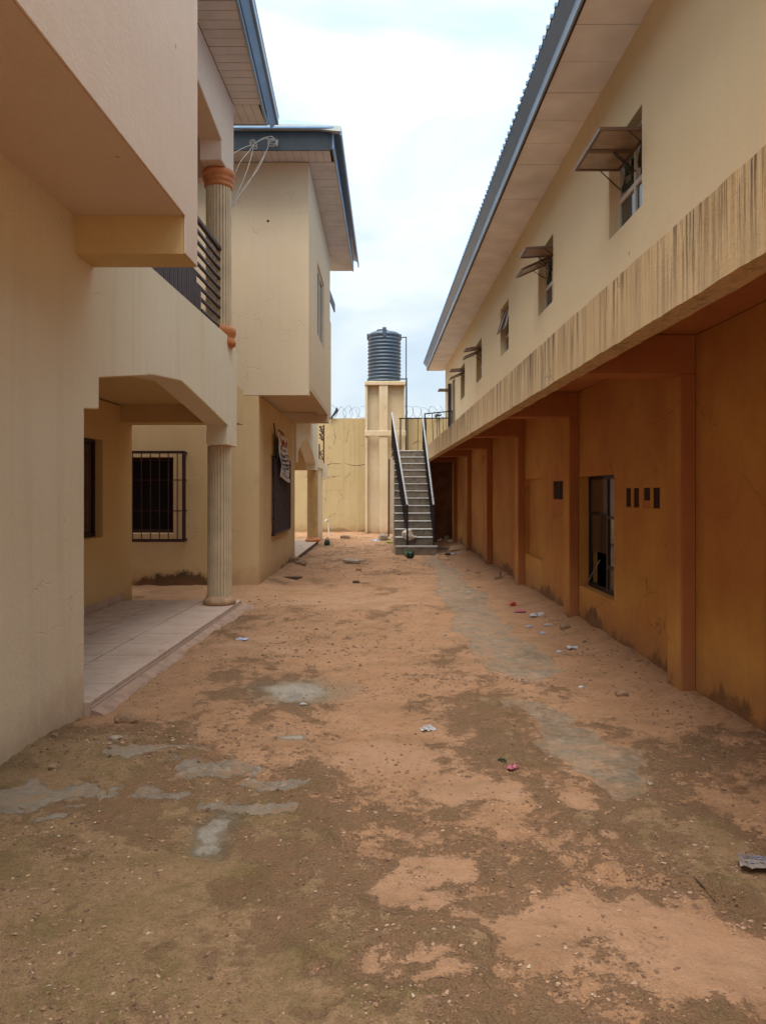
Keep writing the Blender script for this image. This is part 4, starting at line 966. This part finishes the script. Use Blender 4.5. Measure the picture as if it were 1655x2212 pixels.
soffit_x(rr, TR, cso + .021, cu2 - .001, 4.6, 27.08, 5.85, .60, M['soffit_pale'], sgn=1, gap=.011)

# ------------------------------------------------------------------ yard end wall, razor wire, tower, tank
PW = MB(); PW.rough_box(0, .2, -6.2, 4.2, -.3, 4.40, .15, .010, 8); 
vv = [(-y, 29.4 + x, z) for x, y, z in PW.v]; PW.v = vv
pw = solo(PW, 'perimeter_wall', (0, 0, 0), 'tall cracked yellow compound wall closing the far end of the yard', 'wall', M['wall_paint'])
def crack(par, P, r_=.010):
    pts_ = spl_line(P); MB().tube(pts_, [r_ * (.5 + abs(mnoise.noise(p * 5)) * 1.6) for p in pts_], 4).build('crack', M['hollow_dark'], par)
def spl_line(P, n=14, j=.05):
    out_ = []
    for a, b_ in zip(P, P[1:]):
        for k in range(n):
            q = Vector(a).lerp(Vector(b_), k / n); out_.append(q + Vector((j * mnoise.noise(q * 4), 0, j * mnoise.noise(q * 4 + Vector((7, 7, 7))))))
    out_.append(Vector(P[-1])); return out_
def wp(px, py, Y=29.402): return ((px - 827.5) / FPX * Y, Y, 1.6 + (1062 - py) / FPX * Y)
crack(pw, [wp(697, 1008), wp(715, 1001), wp(745, 1002), wp(770, 1006), wp(790, 1004)], .011)
crack(pw, [wp(700, 1036), wp(720, 1028), wp(745, 1031), wp(757, 1022)], .008)
crack(pw, [wp(722, 925), wp(725, 945), wp(722, 960)], .008); crack(pw, [wp(706, 945), wp(712, 965), wp(716, 985), wp(716, 1000)], .008); crack(pw, [wp(752, 925), wp(750, 955)], .006)
crack(pw, [wp(890, 960), wp(905, 950), wp(925, 972)], .008)
rz_ = MB(); rnd = random.Random(11)
for k in range(20):
    cx_ = -2.5 + k * .29 + rnd.uniform(-.05, .05); tilt = R(rnd.choice((-1, 1)) * rnd.uniform(22, 48)); r0 = rnd.uniform(.20, .25)
    ring = []
    for q in range(25):
        a = 2 * math.pi * q / 24; u, v = r0 * math.cos(a), r0 * math.sin(a)
        ring.append(Vector((cx_ + u * math.cos(tilt) + .03 * math.sin(2 * a + k), 29.5 + u * math.sin(tilt), 4.415 + r0 + v + .02 * math.sin(3 * a + k))))
    rz_.tube(ring, .0075, 3)
    for p in ring:
        for _ in range(2):
            c3 = p + Vector((rnd.uniform(-.02, .02), 0, rnd.uniform(-.02, .02))); d = Vector((rnd.uniform(-1, 1), rnd.uniform(-.5, .5), rnd.uniform(-1, 1))).normalized() * .018
            rz_.add([c3 - d, c3 + d, c3 + Vector((d.z, 0, -d.x)) * .6], [(0, 1, 2)])
solo(rz_, 'razor_wire', (0, 0, 0), 'coiled razor wire along the top of the far compound wall', 'razor wire', M['wire'])
rg = MB(); rg.tube([(-1.98, 29.32, 4.36), (-1.92, 29.3, 4.48), (-1.82, 29.3, 4.6), (-1.75, 29.3, 4.72), (-1.77, 29.3, 4.80)], [.05, .035, .05, .06, .03], 6)
for i in range(5): rg.tube([(-1.86 + .03 * i, 29.29, 4.52 + .05 * i), (-1.83 + .03 * i, 29.29, 4.42 + .05 * i)], [.015, .004], 4)
solo(rg, 'rag', (0, 0, 0), 'dark torn rag snagged in the razor wire left of the water tower', 'rag', M['ragcloth'])
rg2 = MB(); rg2.tube([(2.0, 29.3, 4.44), (2.05, 29.3, 4.52), (2.16, 29.3, 4.50), (2.24, 29.3, 4.54)], [.06, .06, .03, .015], 6)
solo(rg2, 'rag', (0, 0, 0), 'small dark scrap caught in the wire above the stair landing', 'rag', M['ragcloth'])

TW = thing('water_tower_stand', (.1, 29.0, 0), 'yellow rendered masonry stand carrying the grey water tank', 'tank stand')
ty = 28.55; b = MB()
def tx(px): return (px - 827.5) / FPX * ty
xl, xr = tx(789), tx(875)
b.box(xl, xr, ty + .22, 29.38, -.3, 5.55); b.build('core', M['tower'], TW)
b = MB(); b.rough_box(-.3, 5.4, 0, 1, 0, 1)
b = MB(); b.box(xl, xl + .09, ty, ty + .219, -.3, 5.55); b.build('corner_fin', M['tower'], TW, bevel=.01)
b = MB(); b.box(xr - .07, xr, ty + .12, ty + .219, -.3, 5.55); b.build('corner_fin', M['tower'], TW, bevel=.01)
b = MB(); b.box(tx(819), tx(838), ty - .02, ty + .219, -.3, 5.55); b.build('centre_rib', M['tower'], TW, bevel=.01)
b = MB(); b.box(xl - .02, xr + .02, ty - .05, ty + .218, 5.551, 5.70); b.box(xl - .02, xr + .02, ty + .2185, 29.38, 5.551, 5.70); b.build('cap_slab', M['tower'], TW, bevel=.015)
b = MB(); b.box(xl - .015, xr + .03, ty - .05, ty - .021, 3.66, 3.86); b.build('ring_beam', M['tower'], TW, bevel=.012)
TK = thing('water_tank', (.05, 29.2, 5.70), 'ribbed grey-blue plastic water tank on top of the masonry stand', 'water tank')
tcx = (830.5 - 827.5) / FPX * 29.2; rt = .635; z0 = 5.702; prof = [(rt * .9, z0), (rt, z0 + .03)]
nr = 13; Hh = 1.72
for i in range(nr):
    for k in range(6):
        u = (i + k / 6) / nr; prof.append((rt * (1 - .0) - .02 * (1 - math.cos(2 * math.pi * k / 6)) , z0 + .05 + Hh * u))
prof += [(rt, z0 + Hh + .06), (rt * .97, z0 + Hh + .12), (rt * .8, z0 + Hh + .19), (rt * .5, z0 + Hh + .235), (rt * .36, z0 + Hh + .24)]
MB().lathe(tcx, 29.2, prof, 64).build('tank_body', M['tank'], TK, smooth=True)
MB().lathe(tcx - .08, 29.2, [(.22, z0 + Hh + .2), (.23, z0 + Hh + .29), (.2, z0 + Hh + .31)], 32).build('lid', M['tank'], TK)
for ang in (-90, 10, 178):
    a = R(ang); cx_, cy_ = tcx + rt * .93 * math.cos(a), 29.2 + rt * .93 * math.sin(a)
    b = MB(); b.box(cx_ - .07, cx_ + .07, cy_ - .05, cy_ + .05, z0 + Hh - .05, z0 + Hh + (.29 if ang == -90 else .17)); b.build('lifting_lug', M['tank'], TK, bevel=.01)
b = MB(); b.bar((tcx - rt - .02, 29.0, z0 + .10), (tcx - rt + .1, 29.0, z0 + .10), .035, 8); b.build('outlet_stub', M['pvc'], TK)
PP = thing('water_pipe', (.87, 28.8, 0), 'thin dark pipe rising beside the water tank and its stand', 'pipe')
b = MB(); px_ = (877.5 - 827.5) / FPX * 28.9
b.tube([(tcx + rt - .05, 28.95, 7.40), (px_, 28.9, 7.40)], .022, 8); b.tube([(px_, 28.9, 7.42), (px_, 28.9, 2.3)], .022, 8); b.build('riser', M['pvc'], PP)
b = MB(); b.tube([(tcx + rt - .05, 28.9, 5.83), (px_, 28.88, 5.83)], .028, 8); b.tube([(px_ + .012, 28.86, 5.86), (px_ + .012, 28.86, 2.3)], .03, 8); b.build('outlet_pipe', M['pvc'], PP)

# ------------------------------------------------------------------ outside staircase
SC = thing('staircase', (.78, 21.0, 0), 'outside concrete stair with iron railings climbing to the walkway', 'staircase')
y0s, stp, rs = 19.72, .262, .199; zb0 = .234
b = MB(); b.rough_box(-.5, .5, 0, 1, 0, 1)
b = MB(); b.box(.325, 1.375, 19.40, 20.0, -.2, zb0 - .02); b.build('bottom_block', M['concrete'], SC, bevel=.02)
b = MB(); b.box(.325, 1.375, 19.385, 19.46, zb0 - .035, zb0 + .003); b.build('step_nosing', M['nosing'], SC)
def sx(y): k = (y - 19.6) / 3.5; return .318 - .03 * k, 1.285 - .06 * k
for i in range(13):
    y = y0s + i * stp; zt = zb0 + (i + 1) * rs; xa, xb = sx(y)
    b = MB(); b.box(xa, xb, y, y + stp - .001 if i < 12 else y + .3, zt - rs - (.15 if i else .1), zt - .022); b.build('step', M['concrete'], SC)
    b = MB(); b.box(xa - .006, xb + .006, y - .018, y + stp - .019, zt - .021, zt + .004); b.build('step_nosing', M['nosing'], SC, bevel=.006)
    b = MB(); b.box(xb + .0065, xb + .02, y - .015, y + .02, zt - rs * .8, zt); b.build('step_end', M['nosing'], SC)
yt = y0s + 13 * stp
b = MB(); b.hexa([(.33, 20.1, -.1), (1.25, 20.1, -.1), (1.2, yt, 2.55), (.3, yt, 2.55), (.33, 20.0, .15), (1.25, 20.0, .15), (1.2, yt, 2.72), (.3, yt, 2.72)]); b.build('flight_slab', M['wall_paint'], SC)
b = MB(); b.box(.27, 1.235, yt - .05, 24.4, 2.70, 2.825); b.build('landing', M['concrete'], SC, bevel=.01)
b = MB(); b.box(.30, .42, yt + .1, yt + .25, -.2, 2.69); b.box(1.0, 1.15, yt + .1, yt + .3, -.2, 2.69); b.build('landing_post', M['wall_paint'], SC)
b = MB(); b.box(.45, 1.23, 24.2, 24.4, -.2, 2.69); b.build('landing_wall', M['wall_paint'], SC)
def lerp(a, b_, t): return tuple(a[i] + (b_[i] - a[i]) * t for i in range(3))
# left rail runs from the middle-left of the bottom step to the outer corner at the top
la0, la1 = (.62, 19.62, zb0), (.27, yt, 2.82)
ra0, ra1 = (1.29, 19.62, zb0), (1.20, yt, 2.82)
for nm, p0, p1, h0, h1 in (('left_railing', la0, la1, 1.02, 1.16), ('right_railing', ra0, ra1, 1.02, .98)):
    b = MB(); b.bar(p0, (p0[0], p0[1], p0[2] + h0), .032, 4); b.bar(p1, (p1[0], p1[1], p1[2] + h1), .026, 4)
    q0 = (p0[0], p0[1], p0[2] + .10); q1 = (p1[0], p1[1], p1[2] + .10); b.bar(q0, q1, .016, 4)
    ro = b.build(nm, M['iron'], SC)
    t0 = (p0[0], p0[1] - .03, p0[2] + h0); t1 = (p1[0], p1[1] + .03, p1[2] + h1)
    b = MB(); b.tube([(t0[0], t0[1], t0[2] - .015), (t1[0], t1[1], t1[2] - .015)], .03, 4); b.build('handrail_underside', M['iron'], ro)
    b = MB(); b.tube([t0, t1], .027, 6); b.build('handrail', M['rail_worn'], ro)
    for i in range(1, 18):
        t = i / 18; a = lerp(p0, p1, t); hh = h0 + (h1 - h0) * t
        b = MB(); b.bar(a, (a[0], a[1], a[2] + hh - .03), .016, 4); b.build('baluster', M['iron'], ro)
# railing at the back of the landing
def px3(x, y, Y): return ((x - 827.5) / FPX * Y, Y, 1.6 + (1062 - y) / FPX * Y)
b = MB(); Yb = 24.42
a = px3(862, 904, Yb); c = px3(969, 903, Yb); b.bar(a, c, .024, 4)
ro = b.build('back_railing', M['iron'], SC)
for x in (864, 866.5, 882, 903, 921, 944.5, 958, 968):
    p = px3(x, 903, Yb); b = MB(); b.bar(p, (p[0] - .01, p[1], 2.8), .017 if x < 867 or x > 960 else .012, 4); b.build('baluster', M['iron'], ro)
b = MB(); Yg = 22.6; a = px3(917.5, 894, Yg); c = px3(977, 888, 23.4); b.bar(a, c, .024, 4); b.bar(a, (a[0] + .06, a[1], 2.85), .026, 4); b.bar(c, (c[0], c[1], 2.9), .022, 4)
ro = b.build('walkway_gate', M['iron'], SC)
for i, t in enumerate((.26, .5, .76)):
    p = lerp(a, c, t); b = MB(); b.bar(p, (p[0] + .04, p[1], 2.86), .014, 4); b.build('baluster', M['iron'], ro)
# loose pipes left of the stair foot
b = MB(); b.tube([(.275, 20.6, -.05), (.285, 20.6, 2.45)], .018, 8); solo(b, 'downpipe', (0, 0, 0), 'pale upright pipe just left of the concrete stair', 'pipe', M['pvc_white'])
b = MB(); b.tube([(.20, 27.4, -.05), (.22, 27.4, 2.75)], .03, 8); solo(b, 'downpipe', (0, 0, 0), 'dark upright pipe between tank stand and stair', 'pipe', M['wood'])
# standpipe
SP = thing('garden_tap', (*gp(710, 1157)[:1], 27.9, 0), 'pale plastic standpipe with tap in front of the far wall', 'tap')
x = (711 - 827.5) / FPX * 27.9
b = MB(); b.tube([(x, 27.9, 0), (x - .03, 27.9, .52), (x - .04, 27.88, .56)], .026, 8); b.build('pipe', M['pvc_white'], SP)
b = MB(); b.tube([(x - .03, 27.88, .56), (x - .10, 27.84, .57), (x - .13, 27.82, .52)], .028, 8); b.box(x - .09, x - .02, 27.85, 27.87, .60, .62); b.build('tap_head', M['plastic_white'], SP)

# ------------------------------------------------------------------ cables tied on the front fascia
CB = thing('cable_bundle', (-1.9, 12.0, 7.0), 'pale cables tied in loops on the black fascia, drooping towards the balcony', 'cables')
def wpt(x, y, Y): return px3(x, y, Y)
def spl(P, n=8):
    P = [Vector(p) for p in P]; P = [P[0]*2-P[1]] + P + [P[-1]*2-P[-2]]; out_ = []
    for i in range(1, len(P) - 2):
        for k in range(n):
            t = k / n; a, b_, c_, d = P[i-1], P[i], P[i+1], P[i+2]
            out_.append(.5 * ((2*b_) + (c_-a)*t + (2*a-5*b_+4*c_-d)*t*t + (-a+3*b_-3*c_+d)*t**3))
    out_.append(P[-2]); return out_
K1, K2 = (549, 312, 12.02), (583, 302, 12.02)
for pl in ([K1, (530, 318, 11.9), (508, 330, 11.6), (480, 352, 11.2), (455, 392, 10.6)], [K1, (540, 325, 11.9), (520, 350, 11.4), (505, 385, 11.0), (470, 470, 10.4)],
           [K1, (543, 340, 11.9), (530, 380, 11.6), (512, 420, 11.2), (490, 470, 10.9)], [K2, (575, 330, 12.0), (555, 370, 11.8), (528, 405, 11.6), (505, 445, 11.2)],
           [K2, (578, 322, 12.0), (560, 355, 11.9), (535, 400, 11.7), (505, 440, 11.3), (480, 520, 10.9)], [K1, (560, 305, 12.0), (575, 299, 12.0), K2], [K1, (562, 302, 12.0), (578, 296, 12.0), K2]):
    MB().tube(spl([wpt(*p) for p in pl]), .0045, 5).build('cable', M['cable'], CB, smooth=True)
for (cx_, cy_, rr_) in ((548, 312, 7), (546, 307, 6), (590, 305, 8), (588, 309, 9), (585, 300, 7), (551, 318, 5)):
    MB().tube([wpt(cx_ + rr_ * math.cos(a), cy_ + rr_ * .8 * math.sin(a), 11.98) for a in np.linspace(0, 6.2, 16)], .0045, 5).build('cable_loop', M['cable'], CB, smooth=True)
MB().tube([wpt(600, 302, 12.03), wpt(599, 316, 12.03)], .010, 5).build('cable_hook', M['cable'], CB)

# ------------------------------------------------------------------ loose things on the ground
def crumple(name, px, py, L, W, H, seed, label, cat, m, rz=0.0, group=None, z0=None, x3=None):
    """a crumpled sheet of film with folds"""
    n = 14; vs_ = []; rnd_ = random.Random(seed)
    for j in range(n + 1):
        for i in range(n + 1):
            u, v = i / n - .5, j / n - .5
            q = Vector((u * 3.1 + seed, v * 3.1, seed * .7)); hN = abs(mnoise.noise(q * 1.6)) + .5 * abs(mnoise.noise(q * 4))
            rag = 1 + .35 * mnoise.noise(Vector((math.atan2(v, u) * 1.2, seed, 0)))
            s_ = (1 - .25 * (abs(u) + abs(v))) * rag
            vs_.append((u * L * s_ + .1 * L * mnoise.noise(q * 2.2), v * W * s_ + .12 * W * mnoise.noise(q * 2.6 + Vector((5, 0, 0))), H * hN * 1.5 * (1 - 1.4 * max(abs(u), abs(v))) + .004))
    m_ = MB(); m_.add(vs_, [(j*(n+1)+i, j*(n+1)+i+1, (j+1)*(n+1)+i+1, (j+1)*(n+1)+i) for j in range(n) for i in range(n)])
    if x3: loc = x3
    else: x, y = gp(px, py); loc = (x, y, gz(x, y) if z0 is None else z0)
    o = solo(m_, name, loc, label, cat, m, group); o.rotation_euler = (0, 0, rz)
    sd_ = o.modifiers.new('thick', 'SOLIDIFY'); sd_.thickness = .002; return o
rock('broken_brick', 275, 1564, (.105, .05, .045), 3.1, 'broken brown brick lying near the left wall by the porch kerb', 'brick', rz=-.1)
rock('rock', 633, 1221, (.17, .14, .115), 5.2, 'larger of two brown lumps against the far house wall', 'rock', rz=.6)
rock('rock', 651, 1223, (.14, .11, .08), 6.3, 'smaller of two brown lumps against the far house wall', 'rock', rz=-.3)
rock('rock', 746, 1163, (.20, .14, .10), 7.7, 'flat brown rock on the sand before the far compound wall', 'rock', rz=.2)
rock('rock', 828, 1168, (.19, .15, .19), 8.8, 'rounded grey rock at the foot of the tank stand', 'rock', M['stone2'])
rock('rock', 1220, 1365, (.07, .055, .05), 9.3, 'brown stone beside the foot of the second pier', 'stone')
rock('rock', 1342, 1504, (.06, .045, .035), 10.4, 'brown stone near the foot of the nearest pier', 'stone')
rock('rock', 1255, 1488, (.028, .02, .016), 11.4, 'pale pebble between drain strip and right wall', 'stone', M['plastic_white'])
rock('rock', 1108, 1309, (.055, .05, .045), 12.8, 'reddish clod by the pink wrapper near the right wall', 'stone', M['red'])
rock('rock', 1078, 1256, (.10, .07, .05), 13.7, 'dark clod with a twig standing up by the right wall', 'stone')
rock('rock', 1262, 1396, (.028, .025, .02), 17.1, 'small clod right of the plastic bags by the window bay', 'stone')
rock('rock', 250, 1610, (.05, .035, .025), 14.1, 'small grey stone below the broken brick', 'stone', M['stone2'])
rock('rock', 120, 1610, (.03, .025, .02), 15.1, 'small stone beside the left wall corner', 'stone')
rock('rock', 118, 1670, (.035, .03, .018), 16.1, 'small brown stone beside the grey cement crust at left', 'stone')
rock('rock', 770, 1257, (.08, .06, .04), 18.1, 'dark clod on the sand before the flat slab', 'stone', M['wood'])
for i, (px, py, s_) in enumerate([(1010, 1232, .05), (1032, 1240, .06), (975, 1218, .05), (706, 1177, .05), (862, 1240, .04), (775, 1232, .07), (945, 1330, .03), (690, 1300, .03), (1405, 1700, .02), (1395, 1660, .018), (960, 1370, .03), (1190, 1640, .02)]):
    rock('stone', px, py, (s_, s_ * .75, s_ * .5), 20 + i * 1.7, 'small loose stone ' + ['by the far right piers', 'near the fourth pier', 'beside the cardboard', 'beside the green bottle', 'in front of the stair', 'behind the flat slab', 'in mid yard right of centre', 'in mid yard left of centre', 'by the sand at the right wall', 'on the sand near the right wall', 'beside the grey drain strip', 'on the grey drain patch'][i], 'stone', M['stone'] if i % 2 else M['stone2'])
# twig on the clod
x, y = gp(1080, 1256); b = MB(); b.tube([(0, 0, .05), (.02, .0, .16)], [.012, .004], 5); solo(b, 'twig', (x, y, gz(x, y)), 'short twig upright in the dark clod by the right wall', 'twig', M['wood'])
# flat slab, bark
x, y = gp(765, 1216); b = MB(); b.hexa([(-.24, -.10, .03), (.02, -.16, .0), (.26, -.05, .03), (-.16, .16, .06), (-.25, -.10, .075), (.02, -.16, .05), (.26, -.05, .07), (-.16, .16, .10)])
o = solo(b, 'flat_slab', (x, y, gz(x, y)), 'broken flat slab lying on the sand in mid yard', 'slab', M['stone2'])
x, y = gp(632, 1252); b = MB(); b.tube([(-.19, 0, .02), (-.06, -.02, .012), (.08, .01, .012), (.18, .02, .03)], [.02, .035, .03, .012], 6); solo(b, 'bark_strip', (x, y, gz(x, y)), 'dark curved strip of bark left of centre beyond the porch', 'bark', M['wood'])
# green bottle with handle
x, y = gp(707, 1178); BT = thing('green_jug', (x, y, gz(x, y)), 'small dark green plastic jug with a ring handle near the far porch', 'jug')
b = MB(); b.lathe(x, y, [(.07, gz(x, y)), (.085, gz(x, y)+.03), (.085, gz(x, y)+.12), (.05, gz(x, y)+.17), (.03, gz(x, y)+.19)], 20); b.build('jug_body', M['green'], BT, smooth=True)
b = MB(); b.tube([(x + .035 * math.cos(a), y, gz(x, y) + .205 + .035 * math.sin(a)) for a in np.linspace(-.6, 3.8, 10)], .009, 5); b.build('handle', M['green'], BT)
# green pot by the stair
x, y = gp(886, 1206); BT = thing('green_pot', (x, y, gz(x, y)), 'small dark green pot with wire handle at the foot of the stair', 'pot'); z_ = gz(x, y)
b = MB(); b.lathe(x, y, [(.07, z_), (.10, z_+.03), (.105, z_+.09), (.095, z_+.14), (.075, z_+.145)], 20); b.build('pot_body', M['green'], BT, smooth=True)
b = MB(); b.tube([(x + .1 * math.cos(a), y, z_ + .13 + .06 * math.sin(a)) for a in np.linspace(0, 3.14, 12)], .008, 5); b.build('handle', M['green'], BT)
x, y = gp(877, 1203); b = MB(); rnd = random.Random(5)
for i in range(16):
    a = rnd.uniform(0, 6.28); r_ = rnd.uniform(.04, .11); h_ = rnd.uniform(.06, .2)
    p = Vector((r_ * math.cos(a), r_ * math.sin(a) * .6, h_)); q = Vector((-math.sin(a), math.cos(a), .2)) * .022
    b.add([Vector((0, 0, .01)), p * .6 + q, p, p * .6 - q], [(0, 1, 2, 3)])
solo(b, 'weed', (x, y, gz(x, y)), 'tuft of bright green leaves beside the green pot', 'weed', M['leaf'])
# packet, films
x, y = gp(842, 1174); b = MB(); b.box(-.10, .10, -.05, .05, 0, .06); b.box(-.11, .09, -.055, .045, .061, .075); o = solo(b, 'packet', (x, y, gz(x, y)), 'lime green packet lying left of the stair foot', 'packet', M['lime']); o.rotation_euler = (.1, .1, .2)
crumple('wrapper', 811, 1169, .4, .16, .07, 2, 'blue and white wrapper on the ground before the tank stand', 'wrapper', M['plastic_blue'])
crumple('plastic_bag', 925, 1576, .115, .075, .035, 3, 'single white plastic sachet lying alone in mid yard', 'plastic bag', M['plastic_white'], .2)
crumple('wrapper', 1107, 1670, .075, .055, .035, 4, 'pink and clear crumpled wrapper right of centre', 'wrapper', M['plastic_pink'], .6)
crumple('wrapper', 1085, 1655, .06, .02, .02, 14, 'tiny dark green scrap beside the pink wrapper', 'wrapper', M['green'], -.4)
crumple('wrapper', 524, 1386, .15, .08, .03, 5, 'crumpled blue white wrapper near the porch kerb', 'wrapper', M['plastic_blue'], 0)
crumple('wrapper', 656, 1522, .06, .03, .015, 6, 'small white scrap at the edge of the round cement patch', 'wrapper', M['plastic_white'], 0)
crumple('plastic_bag', 1163, 1333, .30, .16, .05, 7, 'long white plastic bag, largest of the bags by the right wall', 'plastic bag', M['plastic_white'], .5)
crumple('wrapper', 1122, 1324, .17, .12, .05, 8, 'pink torn wrapper beside the right wall', 'wrapper', M['plastic_pink'], 0)
crumple('wrapper', 1143, 1354, .09, .06, .03, 9, 'small pale wrapper left of the long white bag', 'wrapper', M['plastic_blue'], .3)
crumple('wrapper', 1184, 1355, .11, .06, .03, 10, 'pale wrapper between the long bag and the second pier', 'wrapper', M['plastic_white'], -.2)
crumple('wrapper', 1172, 1369, .09, .055, .03, 11, 'bluish wrapper in front of the small pale one', 'wrapper', M['plastic_blue'], .4)
crumple('plastic_bag', 1236, 1402, .14, .10, .04, 12, 'clear whitish bag nearest the ground floor window', 'plastic bag', M['plastic_white'], .1)
crumple('wrapper', 1208, 1407, .08, .05, .02, 13, 'blue scrap left of the clear whitish bag', 'wrapper', M['plastic_blue'], .8)
crumple('wrapper', 1012, 1281, .05, .04, .05, 15, 'tiny white scrap on the grey drain strip', 'wrapper', M['plastic_white'], .8)
# printed sachet at the right edge
x, y = gp(1632, 1885); SA = thing('sachet', (x, y, gz(x, y)), 'flattened clear printed water sachet at the right edge of the yard', 'sachet')
z_ = gz(x, y) + .03; u = MB()
film = mat('clear_grey_film', (.20, .165, .14), .18, spec=.8, noise=.3, nscale=40)
nn_ = 12; vs_ = []
def sp(i, j): return (x - .09 + .18 * i / nn_ + .03 * j / nn_, y - .055 + .11 * j / nn_ - .03 * i / nn_, z_ + .012 * mnoise.noise(Vector((i * .5, j * .5, 0))) + .012 * math.sin(j / nn_ * 3.14))
u.add([sp(i, j) for j in range(nn_ + 1) for i in range(nn_ + 1)], [(j*(nn_+1)+i, j*(nn_+1)+i+1, (j+1)*(nn_+1)+i+1, (j+1)*(nn_+1)+i) for j in range(nn_) for i in range(nn_)])
u.build('film', film, SA, smooth=True)
u = MB(); rnd = random.Random(8)
for r_ in range(4):
    i = 1.5
    while i < 11:
        L_ = rnd.uniform(.5, 1.3); a = sp(i, 2.5 + r_ * 2.2); b_ = sp(i + L_, 2.5 + r_ * 2.2); c_ = sp(i + L_, 3.3 + r_ * 2.2); d_ = sp(i, 3.3 + r_ * 2.2)
        u.add([(p[0], p[1], p[2] + .003) for p in (a, b_, c_, d_)], [(0, 1, 2, 3)]); i += L_ + .4
u.build('print', mat('faded_blue_print', (.12, .13, .2), .6), SA, fix=False)
# cloth on the stair
bm = bmesh.new(); bmesh.ops.create_icosphere(bm, subdivisions=4, radius=1)
for v in bm.verts:
    n_ = v.co.normalized(); k = 1 + .35 * mnoise.noise(n_ * 1.7) + .22 * abs(mnoise.noise(n_ * 4.5)) ; v.co = Vector((n_.x * .13 * k + (.07 if n_.z < -.2 and n_.x > .3 else 0), n_.y * .10 * k, n_.z * .14 * k))
me = bpy.data.meshes.new('cloth_bundle'); bm.to_mesh(me); bm.free(); me.materials.append(M['cloth']); me.shade_smooth()
o = bpy.data.objects.new('cloth_bundle', me); C.objects.link(o); o.location = (.64, 19.74, .50); tag(o, 'beige cloth bundle dropped on the bottom steps of the stair', 'cloth')
crumple('cloth_end', 0, 0, .2, .12, .08, 33, 'loose tail of pale cloth hanging off the bundle on the stair', 'cloth', M['cloth'], .9, x3=(.80, 19.66, .42))
# rubbish under the walkway, right of the stair
def at3(px, Y, z): return ((px - 827.5) / FPX * Y, Y, z)
x, y = gp(982, 1192); b = MB(); b.hexa([(-.02, -.16, .02), (.36, -.10, .05), (.40, .16, .14), (.06, .14, .12), (-.02, -.16, .028), (.36, -.10, .058), (.40, .16, .148), (.06, .14, .128)])
solo(b, 'cardboard_sheet', (x - .15, y, gz(x, y)), 'flattened brown cardboard piece right of the stair foot', 'cardboard', M['card'])
b = MB(); b.hexa([(-.38, -.12, .02), (-.03, -.16, .02), (.04, .1, .05), (-.36, .06, .12), (-.38, -.12, .03), (-.03, -.16, .03), (.04, .1, .06), (-.36, .06, .13)])
solo(b, 'cardboard_sheet', (x - .18, y, gz(x, y)), 'darker cardboard piece tucked against the stair block', 'cardboard', M['wood'])
for i, (px, py, L, W, H, m_, lb) in enumerate([(968, 1166, .42, .3, .22, 'plastic_white', 'large whitish bag in the rubbish under the walkway'), (952, 1170, .3, .25, .14, 'cloth', 'grey cloth scrap in the rubbish beside the railing'),
      (975, 1176, .4, .25, .1, 'cloth', 'crushed pale sack behind the cardboard'), (945, 1200, .12, .08, .06, 'plastic_white', 'small white scrap at the right of the stair block'), (979, 1200, .16, .1, .06, 'plastic_white', 'white scrap in front of the cardboard'), (991, 1199, .12, .1, .05, 'plastic_blue', 'bluish scrap right of the cardboard')]):
    crumple('rubbish_scrap', px, py, L, W, H, 40 + i, lb, 'rubbish', M[m_], i * .7)
rock('rubble', 966, 1170, (.13, .11, .12), 51, 'round grey lump in the rubbish under the walkway', 'rubble', M['stone2'])
rock('rubble', 967, 1200, (.09, .06, .05), 52, 'dark clod just in front of the cardboard', 'rubble', M['wood'])
rock('rubble', 838, 1166, (.10, .09, .07), 53, 'pale rubble lump left of the stair by the pipes', 'rubble', M['stone2'])
rock('rubble', 848, 1163, (.10, .07, .06), 54, 'pale rubble lump touching the upright pipe', 'rubble', M['stone2'])
# capped pipe stub by the near column
x, y = gp(508, 1316); SB = thing('pipe_stub', (x, y, gz(x, y)), 'worn terracotta pipe stub at the kerb below the near porch column', 'pipe')
z_ = gz(x, y); b = MB(); b.lathe(x, y, [(.05, z_ - .02), (.06, z_ + .02), (.05, z_ + .045), (.03, z_ + .05), (.028, z_ + .10)], 16); b.build('stub', M['orange'], SB, smooth=True)

for o in C.objects:
    if o.parent is None and o.get('category'):
        c_ = o['category']
        if c_ in ('stone', 'rock'): o['group'] = 'loose stones on the sandy yard'
        elif c_ in ('wrapper', 'plastic bag'): o['group'] = 'litter scattered in the yard'
        elif c_ in ('rubbish', 'rubble', 'cardboard'): o['group'] = 'rubbish heaped round the stair foot'
